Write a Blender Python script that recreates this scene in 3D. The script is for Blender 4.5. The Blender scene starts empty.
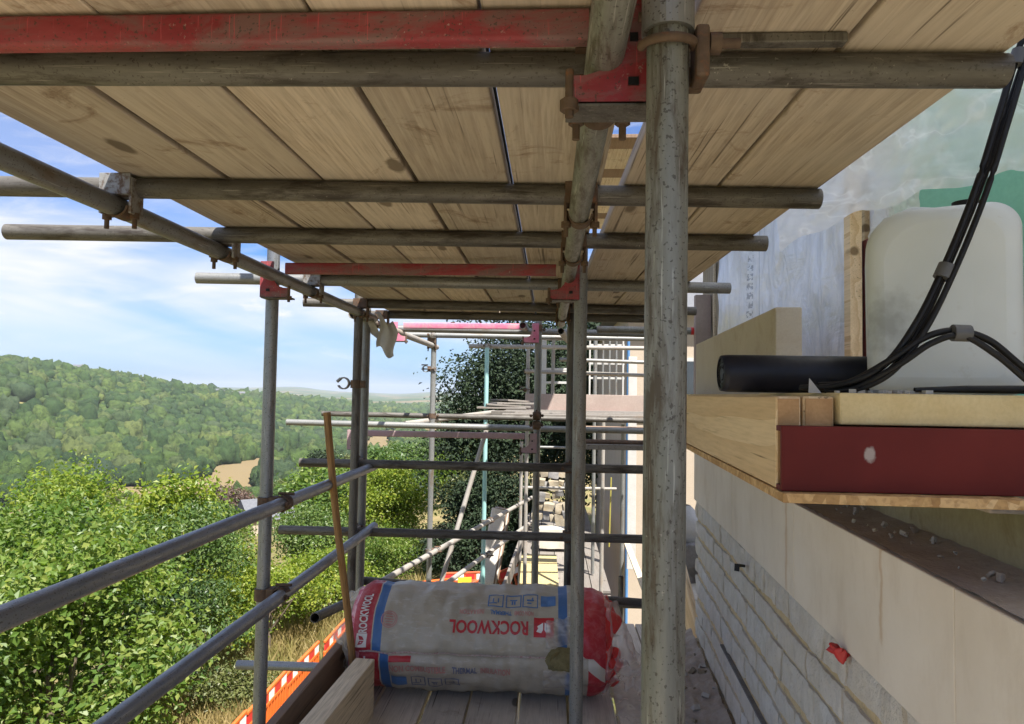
import bpy, bmesh, math, random
import numpy as np
from mathutils import Vector, Matrix, Quaternion, Euler, noise as mnoise

random.seed(7)
rng = np.random.default_rng(11)
S = bpy.context.scene
COL = S.collection
PI = math.pi

# ------------------------------------------------------------------ object helpers
def tag(o, label=None, cat=None, group=None, kind=None):
    if label: o['label'] = label
    if cat: o['category'] = cat
    if group: o['group'] = group
    if kind: o['kind'] = kind
    return o

def link(o, parent=None):
    COL.objects.link(o)
    if parent is not None: o.parent = parent
    return o

def thing(name, label, cat, loc=(0, 0, 0), rot=(0, 0, 0), group=None):
    o = bpy.data.objects.new(name, None)
    o.empty_display_size = .05
    o.location = loc; o.rotation_euler = rot
    return tag(link(o), label, cat, group)

def dup(root, loc=None, rot=None, scale=None, label=None):
    c = root.copy(); COL.objects.link(c)
    if loc is not None: c.location = loc
    if rot is not None: c.rotation_euler = rot
    if scale is not None: c.scale = scale
    if label: c['label'] = label
    for ch in root.children:
        d = ch.copy(); COL.objects.link(d); d.parent = c
        for g in ch.children:
            e = g.copy(); COL.objects.link(e); e.parent = d
    return c

class MB:
    """collects shapes, then links them as ONE mesh object"""
    def __init__(s): s.v = []; s.f = []; s.m = []; s.sm = []
    def add(s, vs, fs, mi=0, smooth=False):
        b = len(s.v); s.v += [tuple(v) for v in vs]
        for f in fs:
            s.f.append(tuple(i + b for i in f)); s.m.append(mi); s.sm.append(smooth)
        return s
    def box(s, c, size, rot=None, mi=0, bev=0.0):
        hx, hy, hz = [d / 2 for d in size]
        M = (rot if rot is not None else Matrix.Identity(3))
        c = Vector(c)
        if bev <= 0:
            vs = [c + M @ Vector((x * hx, y * hy, z * hz)) for x in (-1, 1) for y in (-1, 1) for z in (-1, 1)]
            s.add(vs, [(0, 1, 3, 2), (4, 6, 7, 5), (0, 4, 5, 1), (2, 3, 7, 6), (0, 2, 6, 4), (1, 5, 7, 3)], mi)
            return s
        bm = bmesh.new(); bmesh.ops.create_cube(bm, size=1)
        for v in bm.verts: v.co = Vector((v.co.x * size[0], v.co.y * size[1], v.co.z * size[2]))
        bmesh.ops.bevel(bm, geom=list(bm.edges), offset=bev, segments=2, profile=.5, affect='EDGES')
        bm.verts.index_update()
        s.add([c + M @ v.co for v in bm.verts], [[v.index for v in f.verts] for f in bm.faces], mi)
        bm.free(); return s
    def rings(s, rings, mi=0, smooth=True, cap0=True, cap1=True, closed=True):
        n = len(rings[0]); vs = [p for r in rings for p in r]; fs = []
        for i in range(len(rings) - 1):
            for j in range(n if closed else n - 1):
                k = (j + 1) % n
                fs.append((i * n + j, i * n + k, (i + 1) * n + k, (i + 1) * n + j))
        s.add(vs, fs, mi, smooth)
        if cap0: s.add(rings[0][::-1], [tuple(range(n))], mi)
        if cap1: s.add(rings[-1], [tuple(range(n))], mi)
        return s
    def cyl(s, p1, p2, r1, r2=None, n=16, mi=0, cap0=True, cap1=True):
        p1 = Vector(p1); p2 = Vector(p2); r2 = r1 if r2 is None else r2
        q = (p2 - p1).to_track_quat('Z', 'Y')
        R = [[p + q @ Vector((r * math.cos(2 * PI * k / n), r * math.sin(2 * PI * k / n), 0)) for k in range(n)] for p, r in ((p1, r1), (p2, r2))]
        return s.rings(R, mi, True, cap0, cap1)
    def hollow(s, p1, p2, ro, ri, n=22, mi=0):
        p1 = Vector(p1); p2 = Vector(p2); q = (p2 - p1).to_track_quat('Z', 'Y')
        def ring(p, r): return [p + q @ Vector((r * math.cos(2 * PI * k / n), r * math.sin(2 * PI * k / n), 0)) for k in range(n)]
        s.rings([ring(p1, ro), ring(p2, ro)], mi, True, False, False)
        d = (p2 - p1).normalized() * min(.15, (p2 - p1).length / 2)
        for a, e in ((p1, d), (p2, -d)):
            o_, i_, b_ = ring(a, ro), ring(a, ri), ring(a + e, ri)
            if e is not d: o_, i_, b_ = o_, i_, b_
            s.rings([o_, i_], mi, False, False, False); s.rings([i_, b_], mi, True, False, True)
        return s
    def sweep(s, pts, r, n=10, mi=0, caps=True):
        pts = [Vector(p) for p in pts]; R = []
        up = Vector((0, 0, 1))
        for i, p in enumerate(pts):
            t = (pts[min(i + 1, len(pts) - 1)] - pts[max(i - 1, 0)]).normalized()
            a = t.cross(up if abs(t.z) < .95 else Vector((0, 1, 0))).normalized(); b = t.cross(a)
            rr = r[i] if hasattr(r, '__len__') else r
            R.append([p + (a * math.cos(2 * PI * k / n) + b * math.sin(2 * PI * k / n)) * rr for k in range(n)])
        return s.rings(R, mi, True, caps, caps)
    def band(s, c, axis, r, th, w, a0=0, a1=2 * PI, n=20, mi=0):
        """strap round a tube: centre, axis, radius, thickness, width"""
        c = Vector(c); q = Vector(axis).normalized().to_track_quat('Z', 'Y'); R = []
        for k in range(n + 1):
            a = a0 + (a1 - a0) * k / n; d = Vector((math.cos(a), math.sin(a), 0))
            R.append([c + q @ (d * rr + Vector((0, 0, z))) for rr, z in ((r, -w / 2), (r + th, -w / 2), (r + th, w / 2), (r, w / 2))])
        return s.rings(R, mi, False, True, True)
    def build(s, name, mats, parent=None, loc=None):
        me = bpy.data.meshes.new(name)
        me.from_pydata([tuple(v) for v in s.v], [], s.f)
        for m in (mats if isinstance(mats, (list, tuple)) else [mats]): me.materials.append(m)
        me.polygons.foreach_set('material_index', s.m)
        me.polygons.foreach_set('use_smooth', s.sm)
        bm = bmesh.new(); bm.from_mesh(me); bmesh.ops.recalc_face_normals(bm, faces=bm.faces); bm.to_mesh(me); bm.free()
        me.update()
        o = bpy.data.objects.new(name, me)
        if loc is not None: o.location = loc
        return link(o, parent)

def raw_mesh(name, V, Fq, mats, parent=None, smooth=False, mi=None):
    """numpy quads/tris -> object"""
    me = bpy.data.meshes.new(name); V = np.asarray(V, dtype=np.float32); Fq = np.asarray(Fq, dtype=np.int32)
    n, k = Fq.shape
    me.vertices.add(len(V)); me.vertices.foreach_set('co', V.ravel())
    me.loops.add(n * k); me.loops.foreach_set('vertex_index', Fq.ravel())
    me.polygons.add(n); me.polygons.foreach_set('loop_start', np.arange(0, n * k, k, dtype=np.int32))
    me.polygons.foreach_set('use_smooth', np.full(n, smooth))
    for m in (mats if isinstance(mats, (list, tuple)) else [mats]): me.materials.append(m)
    if mi is not None: me.polygons.foreach_set('material_index', np.asarray(mi, dtype=np.int32))
    me.update(calc_edges=True); me.validate()
    return link(bpy.data.objects.new(name, me), parent)

# ------------------------------------------------------------------ materials
class NT:
    def __init__(s, name):
        s.mat = bpy.data.materials.new(name); s.mat.use_nodes = True
        s.t = s.mat.node_tree; s.t.nodes.clear()
        s.out = s.n('ShaderNodeOutputMaterial'); s.p = s.n('ShaderNodeBsdfPrincipled')
        s.l(s.p.outputs[0], s.out.inputs[0])
    def n(s, typ, **kw):
        x = s.t.nodes.new(typ)
        for k, v in kw.items(): setattr(x, k, v)
        return x
    def l(s, a, b): s.t.links.new(a, b)
    def coords(s, kind='Object', scale=(1, 1, 1), rnd=True):
        tc = s.n('ShaderNodeTexCoord'); src = tc.outputs[kind]
        if rnd:
            oi = s.n('ShaderNodeObjectInfo'); mu = s.n('ShaderNodeMath', operation='MULTIPLY'); mu.inputs[1].default_value = 53.7
            s.l(oi.outputs['Random'], mu.inputs[0])
            ad = s.n('ShaderNodeVectorMath', operation='ADD'); s.l(src, ad.inputs[0]); s.l(mu.outputs[0], ad.inputs[1]); src = ad.outputs[0]
        m = s.n('ShaderNodeVectorMath', operation='MULTIPLY'); s.l(src, m.inputs[0]); m.inputs[1].default_value = scale
        return m.outputs[0]
    def noise(s, vec, scale, detail=4, rough=.55, dist=0):
        x = s.n('ShaderNodeTexNoise'); s.l(vec, x.inputs['Vector'])
        x.inputs['Scale'].default_value = scale; x.inputs['Detail'].default_value = detail
        x.inputs['Roughness'].default_value = rough; x.inputs['Distortion'].default_value = dist
        return x.outputs['Fac']
    def ramp(s, fac, stops, interp='LINEAR'):
        r = s.n('ShaderNodeValToRGB'); r.color_ramp.interpolation = interp; e = r.color_ramp.elements
        while len(e) < len(stops): e.new(.5)
        for x, (p, c) in zip(e, stops):
            x.position = p; x.color = (c[0], c[1], c[2], 1) if hasattr(c, '__len__') else (c, c, c, 1)
        s.l(fac, r.inputs[0]); return r.outputs[0]
    def mix(s, fac, a, b, mode='MIX'):
        x = s.n('ShaderNodeMix', data_type='RGBA', blend_type=mode)
        for ix, v in ((0, fac), (6, a), (7, b)):
            sock = x.inputs[ix]
            if hasattr(v, 'node'): s.l(v, sock)
            elif hasattr(v, '__len__'): sock.default_value = (v[0], v[1], v[2], 1)
            else: sock.default_value = v if ix == 0 else (v, v, v, 1)
        return x.outputs[2]
    def math(s, op, a, b=None):
        x = s.n('ShaderNodeMath', operation=op)
        for i, v in enumerate((a, b)):
            if v is None: continue
            if hasattr(v, 'node'): s.l(v, x.inputs[i])
            else: x.inputs[i].default_value = v
        return x.outputs[0]
    def bump(s, h, strength=.3, dist=.01):
        b = s.n('ShaderNodeBump'); b.inputs['Strength'].default_value = strength; b.inputs['Distance'].default_value = dist
        s.l(h, b.inputs['Height']); s.l(b.outputs[0], s.p.inputs['Normal'])
    def set(s, **kw):
        for k, v in kw.items():
            i = s.p.inputs[{'color': 'Base Color', 'rough': 'Roughness', 'metal': 'Metallic', 'spec': 'Specular IOR Level', 'alpha': 'Alpha', 'trans': 'Transmission Weight'}[k]]
            if hasattr(v, 'node'): s.l(v, i)
            elif hasattr(v, '__len__'): i.default_value = (v[0], v[1], v[2], 1)
            else: i.default_value = v
        return s

def m_mottle(name, c1, c2, scale=6, rough=.6, metal=0, stretch=(1, 1, 1), dirt=None, dirt_at=.62, bump=.15, bdist=.002, fine=60, rnd=True, spec=.5, spatter=False):
    t = NT(name); v = t.coords('Object', stretch, rnd)
    a = t.noise(v, scale, 6, .6); f = t.noise(v, fine, 3, .6)
    col = t.mix(t.ramp(a, [(.35, 0), (.65, 1)]), c1, c2)
    col = t.mix(t.ramp(f, [(.3, 0), (.75, .35)]), col, [c * .7 for c in c1], 'MIX')
    if dirt is not None:
        d = t.noise(v, scale * 1.9, 8, .7, .4)
        col = t.mix(t.ramp(d, [(dirt_at - .05, 0), (dirt_at + .08, 1)]), col, dirt)
    if spatter:
        vs_ = t.coords('Object', (1, 1, 1), rnd); s1 = t.noise(vs_, 95, 5, .7); s2 = t.noise(vs_, 4.5, 3); s3 = t.noise(t.coords('Object', (1, 1, .035), rnd), 240, 3, .6)
        col = t.mix(t.math('MULTIPLY', t.ramp(s1, [(.635, 0), (.67, .8)]), t.ramp(s2, [(.50, 0), (.60, .85)])), col, (.34, .32, .285))
        col = t.mix(t.ramp(t.noise(vs_, 210, 2, .5), [(.62, 0), (.66, .7)]), col, (.045, .038, .03))
        col = t.mix(t.ramp(s3, [(.64, 0), (.68, .6)]), col, [min(1, c * 1.7) for c in c2])
    t.set(color=col, metal=metal, spec=spec, rough=t.ramp(f, [(.2, rough * .8), (.8, min(1, rough * 1.2))]))
    t.bump(t.math('ADD', a, t.math('MULTIPLY', f, .4)), bump, bdist)
    return t.mat

def m_wood(name, light, dark, grain=1.0, fibk=.7, grey=None, axis=1, rough=.8, knots=True, bump=.25, stain=None):
    """timber with the grain along local axis `axis`"""
    t = NT(name); st = [1, 1, 1]; st[axis] = .045
    v = t.coords('Object', tuple(st)); n1 = t.noise(v, 9, 5, .55, .6)
    bands = t.n('ShaderNodeTexWave', wave_type='BANDS', bands_direction='X', wave_profile='SAW')
    bands.inputs['Scale'].default_value = 7 * grain; bands.inputs['Distortion'].default_value = 9; bands.inputs['Detail'].default_value = 3
    bands.inputs['Detail Scale'].default_value = 1.2; t.l(v, bands.inputs['Vector'])
    fib = t.noise(v, 170, 4, .6)
    col = t.mix(t.ramp(bands.outputs['Fac'], [(.25, 0), (.9, .7)]), light, dark)
    col = t.mix(t.ramp(n1, [(.35, 0), (.7, .6)]), col, [(a + b) / 2 * .92 for a, b in zip(light, dark)])
    col = t.mix(t.ramp(fib, [(.42, 0), (.72, fibk)]), col, [c * .5 for c in dark])
    if grey is not None:
        v2 = t.coords('Object', (1, 1, 1)); g = t.noise(v2, 2.4, 6, .65)
        col = t.mix(t.ramp(g, [(.35, .15), (.68, .85)]), col, grey)
    if stain is not None:
        v3 = t.coords('Object', (1, 1, 1)); g = t.noise(v3, 5.5, 7, .72, .8)
        col = t.mix(t.ramp(g, [(.58, 0), (.68, .75)]), col, stain)
    if knots:
        ks = [5.2, 5.2, 5.2]; ks[axis] = 1.9
        kv = t.n('ShaderNodeTexVoronoi', feature='F1'); t.l(t.coords('Object', tuple(ks)), kv.inputs['Vector']); kv.inputs['Scale'].default_value = 1.0
        kd = t.math('ADD', kv.outputs['Distance'], t.math('MULTIPLY', t.noise(t.coords('Object', (1, 1, 1)), 30, 2), .05))
        col = t.mix(t.ramp(kd, [(.10, .9), (.135, 0)]), col, [c * .38 for c in dark])
    cs = [95, 95, 95]; cs[axis] = 1.1; cr = t.noise(t.coords('Object', tuple(cs)), 1, 4, .6, .15); c2 = t.noise(t.coords('Object', (1, 1, 1)), 3, 3)
    col = t.mix(t.math('MULTIPLY', t.ramp(cr, [(.60, 0), (.66, .85)]), t.ramp(c2, [(.42, 0), (.55, 1)])), col, [c * .3 for c in dark])
    sp_ = t.noise(t.coords('Object', (1, 1, 1)), 75, 3, .7); col = t.mix(t.ramp(sp_, [(.70, 0), (.76, .5)]), col, [c * .4 for c in dark])
    oi = t.n('ShaderNodeObjectInfo')
    vary = t.ramp(oi.outputs['Random'], [(0, .74), (1, 1.1)]); col = t.mix(1.0, col, vary, 'MULTIPLY')
    t.set(color=col, rough=rough, spec=.3)
    t.bump(t.math('ADD', t.math('MULTIPLY', fib, .6), bands.outputs['Fac']), bump, .002)
    return t.mat

def m_leaf(name, c1, c2, c3, trans=.35, rough=.45, field=.9):
    t = NT(name); g = t.n('ShaderNodeNewGeometry'); v = t.coords('Object', (1, 1, 1))
    big = t.noise(v, field, 3, .5)
    col = t.mix(t.ramp(big, [(.38, 0), (.64, 1)]), c1, c2)
    col = t.mix(t.ramp(g.outputs['Random Per Island'], [(.45, 0), (1, .8)]), col, c3)
    oi = t.n('ShaderNodeObjectInfo')
    col = t.mix(1.0, col, t.ramp(oi.outputs['Random'], [(0, (.8, .86, .8)), (1, (1.15, 1.08, 1.0))]), 'MULTIPLY')
    t.set(color=col, rough=rough, spec=.4)
    tr = t.n('ShaderNodeBsdfTranslucent'); tc = t.mix(1.0, col, (1.35, 1.5, .55), 'MULTIPLY'); t.l(tc, tr.inputs[0])
    mx = t.n('ShaderNodeMixShader'); mx.inputs[0].default_value = trans
    t.l(t.p.outputs[0], mx.inputs[1]); t.l(tr.outputs[0], mx.inputs[2]); t.l(mx.outputs[0], t.out.inputs[0])
    return t.mat

M = {}
M['galv'] = m_mottle('galvanised_steel', (.19, .195, .195), (.27, .27, .26), 7, .5, .45, (1, 1, .25), dirt=(.16, .125, .09), dirt_at=.6, bump=.12, spatter=True)
M['galv_pole'] = m_mottle('galvanised_pole', (.165, .17, .15), (.255, .255, .23), 22, .5, .35, (1, 1, .16), dirt=(.085, .068, .05), dirt_at=.53, bump=.35, fine=190, spatter=True)
M['galv_dark'] = m_mottle('weathered_shaded_tube', (.085, .078, .07), (.15, .14, .125), 14, .55, .25, (1, 1, .2), dirt=(.04, .032, .026), dirt_at=.55, bump=.3, fine=160, spatter=True)  # tube grey darkened for the shade under the boards, besides weathering
M['galv_blue'] = m_mottle('bluish_grey_tube', (.2, .215, .235), (.28, .29, .30), 8, .42, .55, (1, 1, .3), dirt=(.15, .12, .10), dirt_at=.66, bump=.1, spatter=True)
M['galv_pale'] = m_mottle('pale_splashed_tube', (.25, .23, .205), (.33, .31, .285), 7, .65, .1, (1, 1, .4), dirt=(.27, .22, .18), dirt_at=.57, spatter=True)
M['teal_tube'] = m_mottle('teal_painted_tube', (.25, .46, .45), (.33, .54, .53), 5, .5, .1, (1, 1, .3), dirt=(.4, .45, .43))
M['red'] = m_mottle('worn_red_paint', (.22, .018, .028), (.28, .04, .05), 9, .62, 0, (.3, 1, 1), dirt=(.17, .085, .085), dirt_at=.49, bump=.25, fine=90, spatter=True)
M['pink'] = m_mottle('faded_pink_paint', (.50, .12, .22), (.56, .22, .30), 9, .6, 0, dirt=(.40, .24, .26), dirt_at=.55)
M['pink_pale'] = m_mottle('washed_out_pink_paint', (.36, .22, .25), (.40, .28, .29), 9, .65, 0, dirt=(.30, .22, .21), dirt_at=.52)
M['redox'] = m_mottle('red_oxide_primer', (.125, .015, .013), (.155, .022, .019), 5, .5, 0, bump=.06, fine=200)
M['rust'] = m_mottle('rusty_steel', (.075, .046, .03), (.13, .085, .055), 25, .75, .2, dirt=(.17, .07, .03), dirt_at=.6, bump=.4)
M['zinc'] = m_mottle('zinc_coupler', (.24, .235, .23), (.34, .335, .32), 24, .5, .4, dirt=(.12, .075, .045), dirt_at=.52, bump=.2)
M['rope_black'] = m_mottle('black_rubber', (.005, .005, .006), (.009, .009, .01), 20, .5, 0, bump=.1, spec=.3)
M['navy_roll'] = m_mottle('navy_black_plastic', (.006, .007, .014), (.010, .011, .02), 12, .5, 0, bump=.15, spec=.35)
M['tape'] = m_mottle('grey_tape', (.07, .07, .075), (.10, .10, .10), 30, .5)
M['ceil_wood'] = m_wood('scaffold_board_underside', (.63, .525, .41), (.39, .30, .215), 1.2, grey=(.54, .47, .39), stain=(.22, .14, .085))
M['floor_wood'] = m_wood('trodden_scaffold_board', (.60, .53, .46), (.48, .41, .34), 1.0, grey=(.68, .64, .59), stain=(.40, .35, .30))
M['dusty_wood'] = m_wood('dusty_pale_board', (.22, .195, .17), (.17, .145, .12), 1.0, grey=(.20, .185, .17), stain=(.2, .16, .13))
M['brown_board'] = m_wood('dark_brown_board', (.26, .17, .115), (.17, .11, .07), 1.2, grey=(.22, .16, .12))
M['new_pine'] = m_wood('new_sawn_pine', (.76, .60, .38), (.54, .36, .18), 1.3, fibk=.25, bump=.12, stain=None)
M['pale_timber'] = m_wood('pale_planed_timber', (.72, .62, .46), (.62, .51, .35), .7, bump=.08)
M['end_grain'] = m_mottle('end_grain', (.40, .225, .10), (.50, .30, .14), 30, .85, fine=200, bump=.3)
M['stick'] = m_wood('brown_stick', (.38, .22, .09), (.27, .14, .055), 1.0, axis=2, knots=False)
M['cream_foam'] = m_mottle('cream_insulation_foam', (.62, .48, .24), (.68, .55, .30), 14, .9, bump=.5, fine=150, bdist=.004)
M['lime'] = m_mottle('sawn_limestone', (.50, .45, .375), (.57, .525, .45), 3, .85, dirt=(.44, .38, .30), dirt_at=.6, bump=.2, fine=160)
M['dark_lime'] = m_mottle('aged_stone', (.24, .205, .15), (.32, .275, .205), 5, .9, dirt=(.24, .19, .12), dirt_at=.57, bump=.7, bdist=.01)

def m_rubble():
    t = NT('rubble_block'); v = t.coords('Object', (1, 1, 1), False); g = t.n('ShaderNodeNewGeometry')
    a = t.noise(v, 10, 6, .65); f = t.noise(v, 70, 5, .7); st = t.noise(t.coords('Object', (1, 1, .22), False), 34, 5, .7)
    col = t.mix(t.ramp(a, [(.35, 0), (.65, 1)]), (.62, .59, .52), (.74, .725, .68))
    col = t.mix(t.ramp(g.outputs['Random Per Island'], [(0, 0), (1, .45)]), col, (.68, .60, .48))
    col = t.mix(t.ramp(st, [(.5, 0), (.75, .5)]), col, (.44, .42, .39))
    col = t.mix(t.ramp(f, [(.60, 0), (.72, .6)]), col, (.30, .27, .22))
    t.set(color=col, rough=.92, spec=.2)
    t.bump(t.math('ADD', t.math('MULTIPLY', st, 1.0), f), .9, .010); return t.mat
M['rubble'] = m_rubble()
M['mortar'] = m_mottle('sandy_mortar', (.60, .46, .25), (.68, .54, .33), 14, .95, dirt=(.30, .22, .13), dirt_at=.6, bump=.8, bdist=.006, fine=120)
M['dirt'] = m_mottle('dirty_mortar_bed', (.31, .265, .225), (.40, .35, .30), 9, .95, dirt=(.38, .34, .31), dirt_at=.6, bump=.9, bdist=.008, fine=90)
M['render'] = m_mottle('greenish_concrete', (.32, .285, .18), (.40, .36, .24), 5, .9, stretch=(1, 1, .6), dirt=(.24, .20, .11), dirt_at=.58, bump=.4, fine=90)
M['chalk'] = m_mottle('chalky_chips', (.40, .38, .34), (.50, .48, .45), 40, .9)
M['slate'] = m_mottle('dark_slate', (.13, .125, .12), (.20, .19, .185), 14, .7)

def m_osb():
    t = NT('osb'); v = t.coords('Object', (1, 1, 1))
    vo = t.n('ShaderNodeTexVoronoi'); t.l(v, vo.inputs['Vector']); vo.inputs['Scale'].default_value = 55
    n = t.noise(v, 120, 3)
    col = t.ramp(vo.outputs['Color'], [(.1, (.36, .20, .07)), (.5, (.55, .34, .14)), (.9, (.66, .45, .22))])
    col = t.mix(t.ramp(n, [(.45, 0), (.7, .6)]), col, (.27, .14, .05))
    t.set(color=col, rough=.75); t.bump(vo.outputs['Distance'], .4, .002); return t.mat
M['osb'] = m_osb()

def m_steelred():
    t = NT('primed_beam_with_scuff'); v = t.coords('Object', (1, 1, 1), False)
    a = t.noise(v, 6, 4); f = t.noise(v, 160, 3)
    col = t.mix(t.ramp(a, [(.4, 0), (.65, 1)]), (.105, .011, .008), (.13, .015, .011))
    d = t.n('ShaderNodeVectorMath', operation='DISTANCE'); sc = t.n('ShaderNodeVectorMath', operation='MULTIPLY'); t.l(v, sc.inputs[0]); sc.inputs[1].default_value = (1, 0, .8)
    t.l(sc.outputs[0], d.inputs[0]); d.inputs[1].default_value = (.136, 0, .048)
    dd = t.math('ADD', d.outputs['Value'], t.math('MULTIPLY', t.noise(v, 90, 3), .010))
    col = t.mix(t.ramp(dd, [(.0125, 1), (.0155, 0)]), col, (.36, .30, .27))
    t.set(color=col, rough=.55, spec=.22); t.bump(f, .08, .001); return t.mat
M['steelred'] = m_steelred()

def m_can():
    t = NT('translucent_white_plastic'); v = t.coords('Object', (1, 1, 1), False)
    n = t.noise(v, 11, 6, .7); b = t.noise(v, 4, 3)
    col = t.mix(t.ramp(b, [(.35, 0), (.7, 1)]), (.72, .76, .77), (.80, .83, .83))
    col = t.mix(t.ramp(n, [(.6, 0), (.72, .5)]), col, (.50, .48, .40))
    d = t.n('ShaderNodeVectorMath', operation='DISTANCE'); sc = t.n('ShaderNodeVectorMath', operation='MULTIPLY'); t.l(v, sc.inputs[0]); sc.inputs[1].default_value = (1, 0, .7)
    t.l(sc.outputs[0], d.inputs[0]); d.inputs[1].default_value = (-.085, 0, .09)
    sm = t.math('ADD', d.outputs['Value'], t.math('MULTIPLY', t.noise(v, 45, 4), .07))
    col = t.mix(t.ramp(sm, [(.045, .5), (.085, 0)]), col, (.22, .225, .21))
    t.set(color=col, rough=.38, spec=.4)
    tr = t.n('ShaderNodeBsdfTranslucent'); t.l(col, tr.inputs[0]); mx = t.n('ShaderNodeMixShader'); mx.inputs[0].default_value = .35
    t.l(t.p.outputs[0], mx.inputs[1]); t.l(tr.outputs[0], mx.inputs[2]); t.l(mx.outputs[0], t.out.inputs[0])
    return t.mat
M['can'] = m_can()

def m_poly(name, alpha, col, rough=.25):
    t = NT(name); v = t.coords('Object', (1, 1, 1)); n = t.noise(v, 3.2, 5, .6, 1.2)
    t.set(color=col, rough=rough, spec=.8)
    tr = t.n('ShaderNodeBsdfTranslucent'); tr.inputs[0].default_value = (*col, 1)
    m1 = t.n('ShaderNodeMixShader'); m1.inputs[0].default_value = .5; t.l(t.p.outputs[0], m1.inputs[1]); t.l(tr.outputs[0], m1.inputs[2])
    tp = t.n('ShaderNodeBsdfTransparent'); m2 = t.n('ShaderNodeMixShader')
    cv = t.noise(t.coords('Object', (1, .5, 1.6)), 3.2, 3, .55, .7); crs = t.ramp(t.math('ABSOLUTE', t.math('SUBTRACT', cv, .5)), [(.0, .3), (.02, .1), (.08, 0)])  # crease lines raise the opacity to paint fold highlights into the sheet
    t.l(t.math('MINIMUM', t.math('ADD', t.ramp(n, [(.3, alpha * .85), (.7, min(1, alpha * 1.12))]), crs), 1.0), m2.inputs[0]); t.l(tp.outputs[0], m2.inputs[1]); t.l(m1.outputs[0], m2.inputs[2]); t.l(m2.outputs[0], t.out.inputs[0])
    t.bump(t.math('ADD', n, t.math('MULTIPLY', cv, 1.5)), .8, .03)
    return t.mat
M['poly'] = m_poly('polythene_sheet', .72, (.96, .98, .98))
M['clear'] = m_poly('thin_clear_wrap', .33, (.85, .82, .78))
def m_foil():
    t = NT('reflective_foil'); v = t.coords('Object', (1, 1, 1), False); w = t.noise(t.coords('Object', (1, 1, .16), False), 16, 6, .65, 1.5); n = t.noise(v, 5, 5, .6, .8)
    col = t.mix(t.ramp(w, [(.35, 0), (.65, 1)]), (.72, .75, .80), (.90, .92, .95))
    sep = t.n('ShaderNodeSeparateXYZ'); t.l(v, sep.inputs[0]); z = t.math('FRACT', t.math('MULTIPLY', sep.outputs[2], 21.0)); x = sep.outputs[0]
    ink = t.math('MULTIPLY', t.math('MULTIPLY', t.math('GREATER_THAN', x, 1.000), t.math('LESS_THAN', x, 1.022)), t.math('MULTIPLY', t.math('LESS_THAN', z, .7), t.math('GREATER_THAN', t.noise(v, 70, 2), .5)))
    line = t.math('MULTIPLY', t.math('GREATER_THAN', x, 1.045), t.math('LESS_THAN', x, 1.047))
    col = t.mix(t.math('MULTIPLY', t.math('MAXIMUM', ink, line), .6), col, (.18, .2, .26))
    t.set(color=col, metal=.25, rough=.36); t.bump(t.math('ADD', w, n), .8, .02); return t.mat
M['foil'] = m_foil()
def m_sun_diffuser():
    t = NT('milky_sun_diffuser'); t.set(color=(.9, .92, .92), rough=.5)
    tr = t.n('ShaderNodeBsdfTranslucent'); tr.inputs[0].default_value = (.92, .94, .94, 1); mx = t.n('ShaderNodeMixShader'); mx.inputs[0].default_value = .8
    t.l(t.p.outputs[0], mx.inputs[1]); t.l(tr.outputs[0], mx.inputs[2]); t.l(mx.outputs[0], t.out.inputs[0]); return t.mat
M['sun_diffuser'] = m_sun_diffuser()
M['teal_board'] = m_mottle('green_membrane', (.20, .52, .44), (.25, .58, .50), 2, .6, bump=.05)
M['cream_wall'] = m_mottle('cream_render', (.38, .315, .245), (.42, .35, .28), 2, .9, bump=.1)
M['white_paint'] = m_mottle('white_paint', (.42, .41, .40), (.50, .49, .47), 5, .5, bump=.05)
M['pinkboard'] = m_mottle('pink_board', (.30, .235, .205), (.35, .28, .245), 4, .8)
M['orange'] = m_mottle('orange_plastic', (.62, .115, .02), (.70, .15, .03), 3, .45, bump=.05)
M['orange_dull'] = m_mottle('faded_orange_plastic', (.42, .085, .03), (.47, .11, .04), 3, .5, bump=.05)
M['refl_red'] = m_mottle('red_reflective', (.55, .03, .03), (.6, .04, .04), 8, .35)
M['refl_white'] = m_mottle('white_reflective', (.78, .75, .72), (.82, .8, .78), 8, .35)
M['yellow'] = m_mottle('yellow_label', (.65, .48, .03), (.7, .52, .05), 8, .5)
M['blue'] = m_mottle('blue_paint', (.06, .17, .36), (.08, .2, .42), 6, .5)
M['yellow_tool'] = m_mottle('yellow_tool', (.26, .23, .05), (.31, .27, .06), 6, .5)
M['bark'] = m_mottle('bark', (.10, .075, .05), (.16, .125, .09), 9, .95, stretch=(1, 1, .3), bump=.8, bdist=.02)
M['dark_net'] = m_mottle('shaded_soil', (.10, .08, .06), (.16, .13, .10), 4, .95)
M['roof_slate'] = m_mottle('grey_roof_slate', (.095, .10, .115), (.13, .135, .15), 3, .85)
M['glass'] = NT('window_glass').set(color=(.03, .035, .04), rough=.08, spec=.8).mat
M['hazel'] = m_leaf('hazel_leaf', (.070, .135, .026), (.125, .195, .036), (.23, .27, .075), .45)
M['lime_leaf'] = m_leaf('yellow_green_leaf', (.13, .20, .028), (.20, .26, .036), (.30, .31, .05), .45)
M['mid_leaf'] = m_leaf('mid_green_leaf', (.042, .088, .024), (.075, .13, .032), (.14, .19, .055), .34, field=.5)
M['olive_leaf'] = m_leaf('olive_leaf', (.085, .105, .035), (.12, .14, .05), (.16, .165, .07), .3, field=.5)
M['deep_leaf'] = m_leaf('deep_green_leaf', (.024, .055, .018), (.04, .08, .022), (.075, .115, .035), .25)
M['dark_leaf'] = m_leaf('dark_leaf', (.011, .025, .010), (.016, .034, .013), (.028, .046, .018), .1, rough=.75)
M['purple_leaf'] = m_leaf('copper_leaf', (.085, .055, .05), (.12, .075, .065), (.15, .11, .085), .25)
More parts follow.
